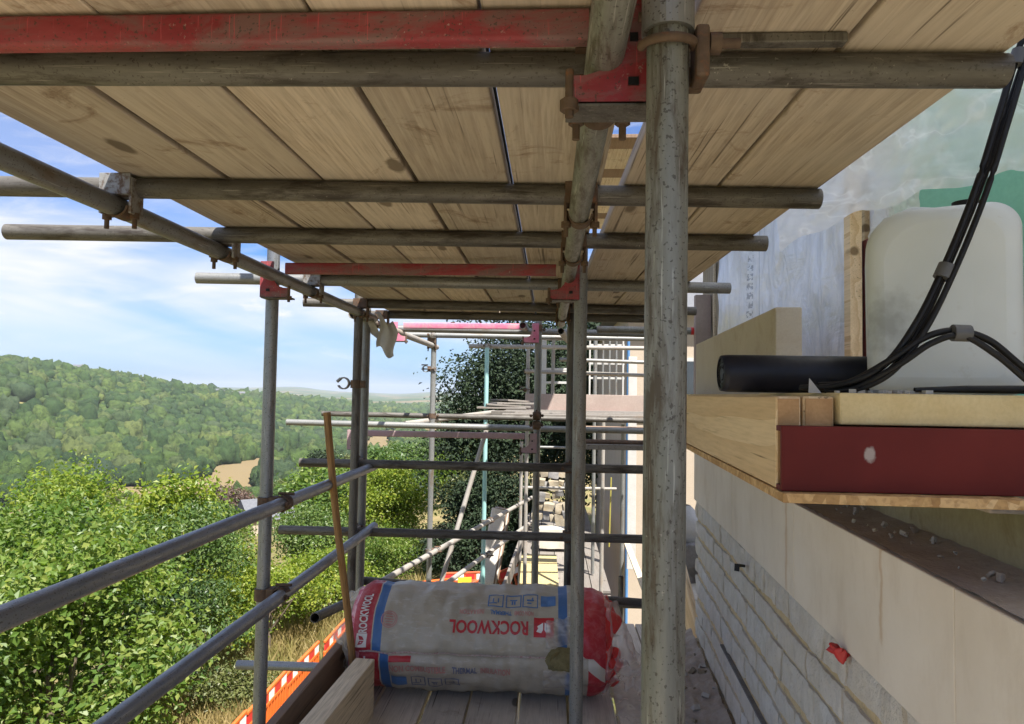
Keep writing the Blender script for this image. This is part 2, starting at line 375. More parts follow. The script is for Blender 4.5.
M['dry_grass'] = m_leaf('dry_grass', (.28, .22, .10), (.20, .20, .075), (.36, .28, .15), .3)

# ------------------------------------------------------------------ camera
F = 710.0
yaw = math.atan(39.5 / 710); pit = math.atan(31.4 / 710 * math.cos(yaw)); rho = .016
fw = Vector((-math.sin(yaw) * math.cos(pit), math.cos(yaw) * math.cos(pit), math.sin(pit)))
r0 = Vector((math.cos(yaw), math.sin(yaw), 0)); u0 = r0.cross(fw)
rt = r0 * math.cos(rho) + u0 * math.sin(rho); up = -r0 * math.sin(rho) + u0 * math.cos(rho)
cam = bpy.data.objects.new('camera', bpy.data.cameras.new('camera')); COL.objects.link(cam)
cam.matrix_world = Matrix((( rt.x, up.x, -fw.x, 0), (rt.y, up.y, -fw.y, 0), (rt.z, up.z, -fw.z, 1.45), (0, 0, 0, 1)))
cam.data.sensor_width = 36; cam.data.lens = F / 1024 * 36; cam.data.clip_start = .02; cam.data.clip_end = 40000
S.camera = cam

# ------------------------------------------------------------------ light
SUN_EL, SUN_AZ = math.radians(58), math.radians(142)      # azimuth clockwise from +Y
to_sun = Vector((math.sin(SUN_AZ) * math.cos(SUN_EL), math.cos(SUN_AZ) * math.cos(SUN_EL), math.sin(SUN_EL)))
sl = bpy.data.lights.new('sun', 'SUN'); sl.energy = 2.9; sl.angle = math.radians(.53); sl.color = (1, .95, .87)
so = bpy.data.objects.new('sun', sl); COL.objects.link(so); so.rotation_mode = 'QUATERNION'; so.rotation_quaternion = to_sun.to_track_quat('Z', 'Y')
so.location = (5, -5, 30)
W = bpy.data.worlds.new('World'); S.world = W; W.use_nodes = True
def build_world():
    T = W.node_tree; T.nodes.clear(); N = T.nodes.new; L = T.links.new
    out = N('ShaderNodeOutputWorld'); bg = N('ShaderNodeBackground'); bg.inputs[1].default_value = .072
    sky = N('ShaderNodeTexSky'); sky.sky_type = 'NISHITA'; sky.sun_disc = False
    sky.sun_elevation = SUN_EL; sky.sun_rotation = SUN_AZ; sky.altitude = 100; sky.air_density = 1.0; sky.dust_density = .9; sky.ozone_density = 1.6
    tc = N('ShaderNodeTexCoord'); sep = N('ShaderNodeSeparateXYZ'); L(tc.outputs['Generated'], sep.inputs[0])
    def mth(op, a, b=None, cl=False):
        x = N('ShaderNodeMath'); x.operation = op; x.use_clamp = cl
        for i, v in enumerate((a, b)):
            if v is None: continue
            if hasattr(v, 'node'): L(v, x.inputs[i])
            else: x.inputs[i].default_value = v
        return x.outputs[0]
    az = mth('ARCTAN2', sep.outputs[0], sep.outputs[1]); el = mth('ARCSINE', sep.outputs[2])
    def nz(sx, sz, tilt, scale, det, rgh, dist, off):
        cb = N('ShaderNodeCombineXYZ'); L(mth('ADD', mth('MULTIPLY', az, sx), off), cb.inputs[0])
        L(mth('ADD', mth('MULTIPLY', el, sz), mth('MULTIPLY', az, tilt)), cb.inputs[1])
        n = N('ShaderNodeTexNoise'); L(cb.outputs[0], n.inputs['Vector']); n.inputs['Scale'].default_value = scale
        n.inputs['Detail'].default_value = det; n.inputs['Roughness'].default_value = rgh; n.inputs['Distortion'].default_value = dist
        return n.outputs['Fac']
    def rmp(f, stops):
        r = N('ShaderNodeValToRGB'); e = r.color_ramp.elements
        while len(e) < len(stops): e.new(.5)
        for x, (p, c) in zip(e, stops): x.position = p; x.color = (c, c, c, 1)
        L(f, r.inputs[0]); return r.outputs[0]
    streak = nz(1.5, 7, .8, 1.5, 5, .48, .4, 3.3)
    wisps = nz(3.0, 16, -2.0, 2.2, 6, .6, 1.0, 9.1)
    puffs = nz(9, 30, 0, 1.0, 6, .6, .3, 5.0)
    eln = mth('DIVIDE', el, PI / 2)
    band = rmp(eln, [(.0, .3), (.04, .55), (.065, 1), (.115, .95), (.14, .32), (.22, .22), (.32, .9), (1, 1)])
    c1 = mth('MULTIPLY', rmp(streak, [(.36, 0), (.60, 1)]), band)
    c2 = mth('MULTIPLY', rmp(wisps, [(.48, 0), (.78, .4)]), rmp(eln, [(.02, .2), (.08, .8), (.2, 1), (.6, .4)]))
    c3 = mth('MULTIPLY', rmp(puffs, [(.60, 0), (.72, .7)]), rmp(eln, [(.01, 0), (.03, .7), (.07, .7), (.09, 0)]))
    cl = mth('ADD', mth('ADD', c1, c2), c3, True)
    mx = N('ShaderNodeMix'); mx.data_type = 'RGBA'; L(mth('MULTIPLY', cl, .96), mx.inputs[0]); hs_ = N('ShaderNodeMix'); hs_.data_type = 'RGBA'; hs_.blend_type = 'MULTIPLY'; hs_.inputs[0].default_value = 1
    L(sky.outputs[0], hs_.inputs[6]); hs_.inputs[7].default_value = (.135, .29, .52, 1); L(hs_.outputs[2], mx.inputs[6]); mx.inputs[7].default_value = (2.95, 2.95, 2.97, 1)
    L(mx.outputs[2], bg.inputs[0]); L(bg.outputs[0], out.inputs[0])
build_world()
S.view_settings.view_transform = 'Standard'; S.view_settings.look = 'None'; S.view_settings.gamma = 1
S.view_settings.exposure = 2.3; S.view_settings.use_curve_mapping = False
S.cycles.use_denoising = True; S.cycles.max_bounces = 10; S.cycles.diffuse_bounces = 6; S.cycles.transparent_max_bounces = 16
S.cycles.sample_clamp_indirect = 8; S.cycles.volume_bounces = 0; S.cycles.volume_max_steps = 64

# ------------------------------------------------------------------ terrain
KX = np.array([-3000, -1500, -900, -650, -520, -400, -330, -290, -250, -200, -100, -40, -20, -10, -6.5, -4, -2, 3, 30, 400, 4000.])
KH = np.array([.9, .95, 1.02, 1.0, .78, .42, .18, .03, 0, 0, 0, 0, 0, 0, 0, 0, 0, 0, 0, 0, 0.])
KZ = np.array([-48, -48, -48, -48, -48, -48, -48, -48, -48, -46, -29, -15.5, -9.4, -5.5, -4.3, -3.75, -3.5, -3.4, 0, 12, 14.])
RY = np.array([-3000, 0, 500, 834, 1120, 1454, 2000, 2600, 20000.]); RZ = np.array([30, 34, 32, 23, -3, -26, -45, -46, -46.])
NY = np.array([-3000, 0, 20, 40, 100, 300, 800, 1500, 20000.]); NZ = np.array([0, 0, -.2, -.9, -3, -22, -40, -46, -46.])
FR = np.array([0, 2500, 4500, 7000, 9500, 12000, 30000.]); FZ = np.array([0, 0, 14, 52, 82, 60, 0.])
def terrain(x, y):
    x = np.asarray(x, float); y = np.asarray(y, float)
    near = np.maximum(np.interp(x, KX, KZ) + np.interp(y, NY, NZ) * np.clip(1 - (x + 300) / -200, 0, 1), -48)
    hill = np.interp(x, KX, KH) * (np.interp(y, RY, RZ) + 48)
    r = np.hypot(x, y)
    wob = (np.sin(x * .011 + 1) * np.cos(y * .009) * 3 + np.sin(x * .031) * np.sin(y * .027 + 2) * 1.2) * np.clip((r - 120) / 300, 0, 1)
    far = np.interp(r, FR, FZ) * (.62 + .30 * np.sin(np.arctan2(x, y) * 13 + .8) + .2 * np.sin(np.arctan2(x, y) * 31) + .1 * np.sin(np.arctan2(x, y) * 67))
    lump = (np.sin(x * .9) * np.sin(y * .8 + 1) * .08 + np.sin(x * .37 + 2) * np.sin(y * .41) * .15) * np.clip((r - 5) / 8, 0, 1)
    return near + hill + wob + far + lump

def build_terrain():
    az = np.radians(np.concatenate([np.arange(-180, -52, 6), np.arange(-52, 32, .45), np.arange(32, 180, 6)]))
    rr = np.concatenate([np.linspace(.5, 30, 50), np.geomspace(31, 13000, 190)])
    A, R = np.meshgrid(az, rr); X = R * np.sin(A); Y = R * np.cos(A); Z = terrain(X, Y)
    V = np.stack([X, Y, Z], -1).reshape(-1, 3); na, nr = len(az), len(rr)
    i = np.arange(nr - 1)[:, None]; j = np.arange(na)[None, :]; k = (j + 1) % na
    Fq = np.stack([i * na + j + 0 * k, i * na + k, (i + 1) * na + k, (i + 1) * na + j + 0 * k], -1).reshape(-1, 4)
    c = len(V); V = np.vstack([V, [[0, 0, float(terrain(0, 0))]]])
    t = NT('ground'); tc = t.n('ShaderNodeNewGeometry'); pos = tc.outputs['Position']
    vo = t.n('ShaderNodeTexVoronoi', distance='MANHATTAN'); mp = t.n('ShaderNodeVectorMath', operation='MULTIPLY'); t.l(pos, mp.inputs[0]); mp.inputs[1].default_value = (1 / 150, 1 / 210, 0)
    t.l(mp.outputs[0], vo.inputs['Vector']); vo.inputs['Scale'].default_value = 1
    fld = t.ramp(vo.outputs['Color'], [(0, (.17, .13, .07)), (.3, (.15, .12, .065)), (.42, (.07, .095, .03)), (.7, (.10, .12, .04)), (1, (.20, .155, .085))], 'CONSTANT')
    dt = t.noise(pos, .35, 6, .65); fn = t.noise(pos, 6, 5, .7); bigp = t.noise(pos, .0021, 5, .6)
    woods = t.mix(dt, (.03, .055, .018), (.055, .085, .028))
    dist = t.n('ShaderNodeVectorMath', operation='LENGTH'); t.l(pos, dist.inputs[0])
    wfac = t.math('MULTIPLY', t.ramp(bigp, [(.47, 0), (.5, 1)]), t.ramp(t.math('DIVIDE', dist.outputs['Value'], 4000), [(.3, 0), (.5, 1)]))
    fld = t.mix(wfac, fld, woods)
    sp = t.n('ShaderNodeSeparateXYZ'); t.l(pos, sp.inputs[0])
    def rng_(a, lo, hi, e): return t.math('MULTIPLY', t.ramp(t.math('ADD', t.math('MULTIPLY', t.math('SUBTRACT', a, lo), 1 / e), .5), [(0, 0), (1, 1)]), t.ramp(t.math('ADD', t.math('MULTIPLY', t.math('SUBTRACT', hi, a), 1 / e), .5), [(0, 0), (1, 1)]))
    wobx = t.math('ADD', sp.outputs[0], t.math('MULTIPLY', t.noise(pos, .02, 3), 26)); woby = t.math('ADD', sp.outputs[1], t.math('MULTIPLY', t.noise(pos, .017, 3), 60))
    hay = t.mix(t.noise(pos, .06, 4), (.205, .175, .075), (.15, .145, .055)); lea = (.075, .105, .038)
    vf = t.math('MULTIPLY', rng_(wobx, -285, -205, 3), rng_(woby, 250, 1200, 4)); strip = t.ramp(t.math('FRACT', t.math('MULTIPLY', woby, 1 / 235)), [(0, 0), (.62, 0), (.64, 1), (1, 1)])
    fld = t.mix(vf, fld, t.mix(strip, hay, lea))
    gl = t.math('MULTIPLY', rng_(sp.outputs[0], -420, -366, 3), rng_(sp.outputs[1], 486, 556, 3)); fld = t.mix(gl, fld, hay)
    near = t.mix(t.ramp(t.noise(pos, .5, 5, .6), [(.4, 0), (.6, 1)]), (.22, .17, .085), (.10, .115, .035))
    near = t.mix(t.ramp(fn, [(.4, 0), (.7, .6)]), near, (.30, .235, .125))
    col = t.mix(t.ramp(t.math('DIVIDE', dist.outputs['Value'], 400), [(.1, 0), (.5, 1)]), near, fld)
    t.set(color=col, rough=.95, spec=.1); t.bump(fn, .5, .05)
    tri = np.array([[c, (q + 1) % na, q, q] for q in range(na)])
    me = raw_mesh('ground', V[:-1], Fq, t.mat, smooth=True)
    tag(me, kind='structure', label='sloping ground falling to the valley floor and rising to the far hillside')
build_terrain()

# ------------------------------------------------------------------ foliage
def leaves_at(P, Nrm, size, r=None, fold=.25, aspect=.62):
    """one folded leaf quad at every point"""
    r = r or rng; n = len(P)
    a = r.normal(size=(n, 3)); a -= (a * Nrm).sum(1, keepdims=True) * Nrm; a /= np.linalg.norm(a, axis=1, keepdims=True) + 1e-9
    b = np.cross(Nrm, a); s = (size * r.uniform(.65, 1.3, n))[:, None]
    V = np.stack([P - a * s * .5, P + b * s * aspect * .5 + Nrm * s * fold * .5, P + a * s * .5 - Nrm * s * .15, P - b * s * aspect * .5 + Nrm * s * fold * .5], 1).reshape(-1, 3)
    return V, np.arange(n * 4).reshape(n, 4)

def crown_mesh(name, mat, rx, ry, rz, cz, nl, size, seed, lobes=18, droop=.3, spread=1.0, spiky=0, clump=60, top=None, sgk=2.6, free_=.1):
    r = np.random.default_rng(seed)
    d = r.normal(size=(lobes, 3)); d /= np.linalg.norm(d, axis=1, keepdims=True); d[:, 2] = np.where(d[:, 2] < -.5, -d[:, 2] * .6, d[:, 2])
    rad = r.uniform(.35, .8, (lobes, 1)) ** .7
    C = d * rad * np.array([rx, ry, rz]) * spread; C[:, 2] += cz
    lr = r.uniform(.2, .42, lobes) * min(rx, rz, ry) * 1.05
    w = lr ** 2; w /= w.sum(); k = r.choice(lobes, nl, p=w)
    q = r.normal(size=(nl, 3)); q /= np.linalg.norm(q, axis=1, keepdims=True)
    rr = lr[k][:, None] * r.uniform(.55, 1.1, (nl, 1)) ** .5 * (1 + spiky * r.random((nl, 1)) ** 6)
    P = C[k] + q * rr
    nt = max(12, nl // clump); tw = P[r.choice(nl, nt, replace=False)]; j = r.integers(0, nt, nl)
    sg = size * sgk; off = r.normal(size=(nl, 3)) * np.array([sg, sg, sg * .55]); free = r.random(nl) < free_
    P = np.where(free[:, None], P, tw[j] + off); q = np.where(free[:, None], q, off / (np.linalg.norm(off, axis=1, keepdims=True) + 1e-9) * .5 + q * .3)
    if top is not None:
        for ax_, lim_ in ((0, rx), (1, ry)):
            k_ = lim_ * 1.08 / np.quantile(np.abs(P[:, ax_]), .985); P[:, ax_] *= k_; C[:, ax_] *= k_
        dz_ = top - np.quantile(P[:, 2], .998); P[:, 2] += dz_; C = C + np.array([0, 0, dz_])
    out = q * .7 + r.normal(size=(nl, 3)) * .45 + np.array([0, 0, .55 - droop * .2]); out /= np.linalg.norm(out, axis=1, keepdims=True)
    return leaves_at(P, out, size, r) + (C,)

def trunk_mb(h, r, C, seed, tilt=0):
    rd = random.Random(seed); mb = MB(); pts = []
    for i in range(7):
        f = i / 6; pts.append((math.sin(f * 2 + seed) * .06 * h * f + tilt * f, math.cos(f * 2.3 + seed) * .05 * h * f, h * f))
    mb.sweep(pts, [r * (1.25 - f / 6 * .95) for f in range(7)], 9)
    for c in list(C)[:9]:
        f = rd.uniform(.35, .85); b = Vector(pts[int(f * 6)]); c = Vector(c)
        m = (b + c) / 2 + Vector((rd.uniform(-.1, .1), rd.uniform(-.1, .1), .12)) * h * .2
        mb.sweep([b, b.lerp(m, .5) + Vector((0, 0, .02 * h)), m, c], [r * .5, r * .4, r * .28, r * .08], 6)
    return mb

def tree_proto(name, label, cat, mat, h, rx, rz, nl, size, seed, group=None, lobes=18, trunk_r=.1, ry=None, spiky=0, **kw):
    t = thing(name, label, cat, (0, 0, 0), group=group); cz = h - rz * 1.12
    V, Fq, C = crown_mesh('crown', mat, rx, ry or rx, rz, cz, nl, size, seed, lobes, spiky=spiky, top=h, **kw)
    raw_mesh('crown', V, Fq, mat, t)
    trunk_mb(max(cz, h * .55), trunk_r, C, seed).build('trunk', M['bark'], t)
    return t

def zt(x, y): return float(terrain(x, y))

# near shrubs and trees beyond the guard rails
def plant(name, label, cat, mat, x, y, top, rx, rz, nl, size, seed, group=None, lobes=18, ry=None, spiky=0, **kw):
    z = zt(x, y); t = tree_proto(name, label, cat, mat, top - z, rx, rz, nl, size, seed, group, lobes, max(.035, rx * .05), ry, spiky, **kw)
    t.location = (x, y, z - .03); return t
plant('hazel_bush', 'big hazel bush with broad sunlit leaves at the bottom left corner', 'bush', M['hazel'], -6.1, 8.6, -.25, 1.4, 2.1, 15000, .10, 1, lobes=34, clump=170, sgk=2.7, free_=.04)
plant('hazel_bush', 'hazel bush with fresh leaves standing right behind the corner hazel', 'bush', M['hazel'], -8.6, 11.0, -.3, 1.9, 2.2, 14000, .105, 2, lobes=34, clump=170, sgk=2.7, free_=.04)
plant('hazel_bush', 'darker green bush rising above the dry grass below the lower guard rail', 'bush', M['mid_leaf'], -6.9, 13.0, -.75, 1.35, 1.7, 12000, .08, 3, clump=170, sgk=2.7, free_=.04, lobes=24)
plant('ash_sapling', 'feathery young ash sapling standing above the bushes mid left', 'sapling', M['lime_leaf'], -8.35, 15.5, -.35, 1.0, 1.9, 5200, .12, 4, lobes=16, spiky=.5)
plant('yellow_bush', 'yellow green shrub beside the orange barriers', 'shrub', M['lime_leaf'], -6.0, 15.2, -1.75, 1.4, 1.0, 12000, .08, 5, clump=170, sgk=2.7, free_=.04, lobes=20)
plant('yellow_bush', 'low yellow tinted shrub under the free end of the short tube', 'shrub', M['lime_leaf'], -5.3, 17.0, -2.2, 1.2, .95, 10000, .08, 6, clump=170, sgk=2.7, free_=.04, lobes=18)
plant('dark_shrub', 'darker shrub behind the leaning stick and the paired poles', 'shrub', M['mid_leaf'], -6.2, 19.5, -1.7, 1.2, 1.4, 14000, .08, 7, clump=170, sgk=2.7, free_=.04, lobes=20)
plant('laurel_shrub', 'glossy green shrub left of the slanting brace tube', 'shrub', M['hazel'], -4.7, 21.0, -2.4, 1.5, 1.3, 12000, .08, 8, clump=170, sgk=2.7, free_=.04, lobes=20)
plant('bright_tree', 'bright yellow green tree between the paired poles and the far pole', 'tree', M['lime_leaf'], -5.3, 24.0, -.9, 1.5, 2.4, 18000, .095, 9, clump=170, sgk=2.7, free_=.04, lobes=26)
plant('bright_tree', 'pale green tree rising left of the white gabled house', 'tree', M['mid_leaf'], -10.6, 26.0, -5.2, 2.2, 2.6, 12000, .14, 10, lobes=26)
plant('field_maple', 'light green maple at the left edge above the hazels', 'tree', M['lime_leaf'], -17.2, 23.5, -1.1, 2.2, 2.6, 11000, .15, 12, lobes=24)
plant('field_maple', 'rounded olive tree behind the feathery sapling', 'tree', M['olive_leaf'], -15.0, 30.0, -4.4, 2.4, 2.6, 10000, .17, 13, lobes=24)
plant('dark_shrub', 'deep green shrub between the corner hazel and the feathery sapling', 'shrub', M['deep_leaf'], -6.5, 11.2, -1.25, .9, 1.3, 8000, .08, 41, clump=120, sgk=2.4)
plant('dark_shrub', 'deep green bush behind the hazels under the valley field', 'bush', M['deep_leaf'], -11.4, 19.0, -1.9, 1.6, 1.5, 9000, .10, 42, clump=120, sgk=2.4)
plant('dark_shrub', 'dark holly like shrub left of the dark valley pole', 'shrub', M['deep_leaf'], -8.3, 19.5, -3.3, 1.1, 1.5, 8000, .09, 43, clump=100, sgk=2.2)
plant('bramble_bush', 'bramble thicket on the bank at the foot of the hazels', 'bush', M['mid_leaf'], -7.0, 10.0, -2.9, 1.2, .8, 7000, .085, 14, lobes=20)
plant('bramble_bush', 'weedy green clump in the dry grass next to the barrier', 'bush', M['olive_leaf'], -5.6, 12.6, -3.3, .7, .55, 3500, .07, 15, lobes=16)
# the dark yew
plant('yew_tree', 'tall dark yew tree filling the gap behind the far scaffold', 'tree', M['dark_leaf'], -.35, 22.5, 5.2, 2.9, 4.6, 52000, .12, 21, lobes=60, clump=16, sgk=1.6, free_=.5)
plant('yew_tree', 'dark evergreen behind the window frames on the far scaffold', 'tree', M['dark_leaf'], 3.2, 26.0, 6.4, 3.4, 5.0, 34000, .16, 22, lobes=40, clump=16, sgk=1.6, free_=.5)
plant('yew_tree', 'low dark evergreen under the far scaffold rails', 'tree', M['dark_leaf'], -1.7, 20.0, -.6, 1.6, 1.9, 20000, .10, 23, lobes=30, clump=16, sgk=1.6, free_=.5)

# mid distance trees on the slope: copies of six kinds
KINDS = [
 ('broadleaf_tree', 'mid green broadleaf tree in the belt on the slope below', M['mid_leaf'], 9, 3.4, 3.6, 3800, .42, 31),
 ('broadleaf_tree', 'olive green broadleaf tree in the belt on the slope below', M['olive_leaf'], 8, 3.2, 3.2, 3600, .42, 32),
 ('poplar_tree', 'slim upright green tree in the belt on the slope below', M['mid_leaf'], 11, 2.3, 4.6, 3600, .42, 33),
 ('sunlit_tree', 'yellowish broadleaf tree in the belt on the slope below', M['hazel'], 8, 3.2, 3.3, 3600, .42, 34),
 ('copper_beech', 'purple brown copper beech among the green trees on the slope', M['purple_leaf'], 9, 3.4, 3.5, 3600, .42, 35),
 ('deep_green_tree', 'deep green dense tree in the belt on the slope below', M['dark_leaf'], 9, 2.8, 3.8, 3800, .40, 36)]
protos = [tree_proto(n, l, 'tree', m, h, rx, rz, nl, sz, sd, 'trees on the slope below the house', 26, .2, clump=22, sgk=1.25, free_=.06) for n, l, m, h, rx, rz, nl, sz, sd in KINDS]
used = [False] * 6
def put(k, x, y, s, sz=1.0, rz=0):
    loc = (x, y, zt(x, y) - .2)
    if not used[k]:
        o = protos[k]; o.location = loc; o.rotation_euler = (0, 0, rz); o.scale = (s, s, s * sz); used[k] = True; return o
    return dup(protos[k], loc, (0, 0, rz), (s, s, s * sz))
def vis_top(x, y, h):    # picture height of a treetop
    return 396 - (zt(x, y) + h - 1.45) / y * 710 + (551 - (551 + x / y * 710)) * .016
rd = random.Random(5); pts = []
for tries in range(6000):
    y = 26 * math.exp(rd.random() * 2.6); a = rd.uniform(-.83, -.09); x = a * y
    if -280 < x and all((x - p[0]) ** 2 + (y - p[1]) ** 2 > (2.6 + .028 * y) ** 2 for p in pts):
        px = 551 + a * 710
        h = rd.uniform(.62, 1.0) * (6 + min(5, y * .04)); lim = 492 if px < 70 else 507 if px < 180 else 514 if px < 262 else 456 if px < 330 else 440
        top = vis_top(x, y, h)
        if top < lim:
            h *= .62; top = vis_top(x, y, h)
            if top < lim: continue
        if 226 < px < 318 and y < 108 and top < 562: continue
        pts.append((x, y, h))
    if len(pts) >= 210: break
for i, (x, y, h) in enumerate(pts):
    k = rd.choices(range(6), [28, 24, 9, 12, 0, 16])[0]
    put(k, x, y, h / KINDS[k][3], rd.uniform(.9, 1.1), rd.uniform(0, 6.28))
for px, y, s in ((203, 95, .95), (222, 100, .85), (240, 104, .75), (372, 60, .5)):
    x = (px - 551) / 710 * y; o = put(4, x, y, s, 1, px); 
o = put(5, -.315 * 88, 88, .95, 1, 1.0)

# far-off wood: one mass of crowns over the hillside and along the valley
def ico(sub, seed, flat):
    bm = bmesh.new(); bmesh.ops.create_icosphere(bm, subdivisions=sub, radius=1)
    out = []
    for v in bm.verts:
        c = v.co.copy(); n = mnoise.noise(c * 1.9 + Vector((seed, 0, 0))) * .42 + mnoise.noise(c * 4.3 + Vector((0, seed, 0))) * .34 + mnoise.noise(c * 9.5 + Vector((0, 0, seed))) * .22
        c *= 1 + n; c.z = max(c.z, -.55) * flat; out.append(c)
    bm.verts.index_update(); V = np.array([tuple(c) for c in out]); Ft = np.array([[v.index for v in f.verts] for f in bm.faces]); bm.free()
    return V, Ft
def far_wood():
    r = np.random.default_rng(3); near = [ico(3, s, f) for s, f in ((1, 1.1), (5, 1.3), (9, .95), (13, 1.5))]; far = [ico(2, s, f) for s, f in ((2, 1.1), (6, 1.3), (11, .95))]
    P = []
    def scatter(n, x0, x1, y0, y1, sp, cond):
        X = r.uniform(x0, x1, n); Y = r.uniform(y0, y1, n); ok = cond(X, Y) & (X / Y > -.9) & (X / Y < .25); grid = {}
        for x, y in zip(X[ok], Y[ok]):
            key = (int(x // sp), int(y // sp))
            if key in grid: continue
            grid[key] = 1; P.append((x, y))
    glade = lambda X, Y: ~(((X + 392) / 26) ** 2 + ((Y - 520) / 34) ** 2 < 1)
    scatter(60000, -900, -283, 180, 1750, 6.4, lambda X, Y: glade(X, Y) & (X > -720))
    scatter(12000, -290, -205, 250, 1200, 6.0, lambda X, Y: (np.abs(X + 232 + 10 * np.sin(Y * .02)) < 5) | (np.abs(X + 264 + 8 * np.sin(Y * .013 + 2)) < 4) | (np.abs((Y + X * .3) % 170 - 60) < 7) | (X > -216) | (r.random(len(X)) < .02))
    scatter(26000, -1000, 300, 900, 2700, 13, lambda X, Y: (X > -283 - .1 * (Y - 900)) & (np.sin(X * .012 + Y * .004) + np.sin(Y * .011 + X * .003) + r.normal(0, .2, len(X)) > .55))
    scatter(16000, -205, -110, 330, 1000, 6.5, lambda X, Y: np.sin(X * .09 + Y * .02) + np.sin(Y * .035 + 1) > .8)
    scatter(16000, -230, 60, 230, 900, 9, lambda X, Y: (X > -120 - .0 * Y) & (np.sin(X * .03 + Y * .02) > -.75))
    P2 = np.array(P); Z = terrain(P2[:, 0], P2[:, 1]); VV = []; FF = []; b = 0
    for (x, y), z in zip(P2, Z):
        d = math.hypot(x, y); V, Ft = (near[r.integers(4)] if d < 600 else far[r.integers(3)])
        s = r.uniform(2.9, 5.9) * r.choice([.6, .8, 1, 1.3]) * (1.25 if d > 1200 else 1); a = r.uniform(0, 6.28); ca, sa = math.cos(a), math.sin(a)
        Q = np.empty_like(V); Q[:, 0] = (V[:, 0] * ca - V[:, 1] * sa) * s + x; Q[:, 1] = (V[:, 0] * sa + V[:, 1] * ca) * s + y; Q[:, 2] = V[:, 2] * s * r.uniform(.8, 1.25) + z + s * .7
        VV.append(Q); FF.append(Ft + b); b += len(V)
    t = NT('far_foliage'); g = t.n('ShaderNodeNewGeometry'); pos = g.outputs['Position']
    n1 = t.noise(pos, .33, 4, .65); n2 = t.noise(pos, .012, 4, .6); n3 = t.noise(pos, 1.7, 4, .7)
    col = t.ramp(g.outputs['Random Per Island'], [(0, (.020, .044, .020)), (.25, (.040, .075, .024)), (.5, (.060, .10, .026)), (.7, (.085, .125, .034)), (.85, (.12, .145, .045)), (1, (.035, .06, .04))])
    col = t.mix(t.ramp(n2, [(.4, 0), (.62, .6)]), col, (.035, .065, .028))
    col = t.mix(t.ramp(n1, [(.36, .75), (.54, 0)]), col, (.016, .032, .014))  # dark noise paints the shade between crowns into the colour
    col = t.mix(t.ramp(n3, [(.5, 0), (.72, .55)]), col, (.12, .15, .045))
    t.set(color=col, rough=.8, spec=.15); t.bump(t.math('ADD', n1, n3), 1.0, 1.2)
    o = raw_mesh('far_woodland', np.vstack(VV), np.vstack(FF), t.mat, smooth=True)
    tag(o, 'hazy green wood covering the hillside across the valley', 'woodland', kind='stuff')
    print('far trees', len(P2), 'faces', sum(len(f) for f in FF))
far_wood()

# dry grass on the bank
def grass():
    n = 42000; X = rng.uniform(-10.5, -3.2, n); Y = rng.uniform(7.5, 19, n); Z = terrain(X, Y)
    keep = (np.sin(X * 1.7 + Y) + np.sin(Y * 1.3 - X) + rng.normal(0, .8, n)) > -1.2; X, Y, Z = X[keep], Y[keep], Z[keep]; n = len(X)
    a = rng.uniform(0, 6.28, n); h = rng.uniform(.18, .5, n); w = .012; L = rng.normal(0, .12, (n, 2))
    b = np.stack([X, Y, Z], 1); s = np.stack([np.cos(a) * w, np.sin(a) * w, np.zeros(n)], 1); m = b + np.stack([L[:, 0] * .4, L[:, 1] * .4, h * .6], 1); tp = b + np.stack([L[:, 0], L[:, 1], h], 1)
    V = np.stack([b - s, b + s, m + s * .7, tp, m - s * .7], 1).reshape(-1, 3)
    i = np.arange(n)[:, None] * 5; Fq = np.concatenate([i + np.array([[0, 1, 2, 4]]), i + np.array([[4, 2, 3, 3]])], 0)
    me = bpy.data.meshes.new('grass'); Fl = [tuple(f) for f in (i + np.array([[0, 1, 2, 3, 4]])).tolist()]
    me.from_pydata(V.tolist(), [], Fl); me.materials.append(M['dry_grass'])
    tag(link(bpy.data.objects.new('grass', me)), 'dry straw coloured grass on the bank beside the barriers', 'grass', kind='stuff')
grass()

# ------------------------------------------------------------------ scaffolding
R = .02415
def tube(label, p1, p2, mat='galv', group=None, r=R, name='scaffold_tube', cat='tube', roll=None):
    p1 = Vector(p1); p2 = Vector(p2); mb = MB(); Ln = (p2 - p1).length
    mb.hollow((0, 0, 0), (0, 0, Ln), r, r * .84)
    o = mb.build(name, M[mat]); o.location = p1; o.rotation_mode = 'QUATERNION'; o.rotation_quaternion = (p2 - p1).to_track_quat('Z', 'Y')
    return tag(o, label, cat, group)

G_T = 'transom tubes under the upper boards'; G_P = 'upright scaffold poles'; G_R = 'guard rail tubes'
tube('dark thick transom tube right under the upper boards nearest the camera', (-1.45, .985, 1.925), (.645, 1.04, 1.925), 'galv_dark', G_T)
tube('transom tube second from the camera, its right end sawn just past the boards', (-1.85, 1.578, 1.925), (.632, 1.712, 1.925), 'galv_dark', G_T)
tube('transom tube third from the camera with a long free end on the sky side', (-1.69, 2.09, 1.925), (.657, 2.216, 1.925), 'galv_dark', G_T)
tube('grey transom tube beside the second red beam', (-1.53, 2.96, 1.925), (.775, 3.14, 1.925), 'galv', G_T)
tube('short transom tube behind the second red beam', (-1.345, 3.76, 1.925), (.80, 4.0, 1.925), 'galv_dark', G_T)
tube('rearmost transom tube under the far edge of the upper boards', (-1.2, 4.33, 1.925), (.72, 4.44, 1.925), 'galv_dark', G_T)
G_L = 'long ledger tubes under the transoms'
tube('left ledger tube running away beneath the transoms on the valley side', (-1.015, -1.9, 1.877), (-1.05, 4.12, 1.877), 'galv', G_L)
tube('pale splashed tube continuing the left ledger beyond the paired poles', (-1.10, 3.85, 1.872), (-1.08, 6.62, 1.872), 'galv_pale', G_L)
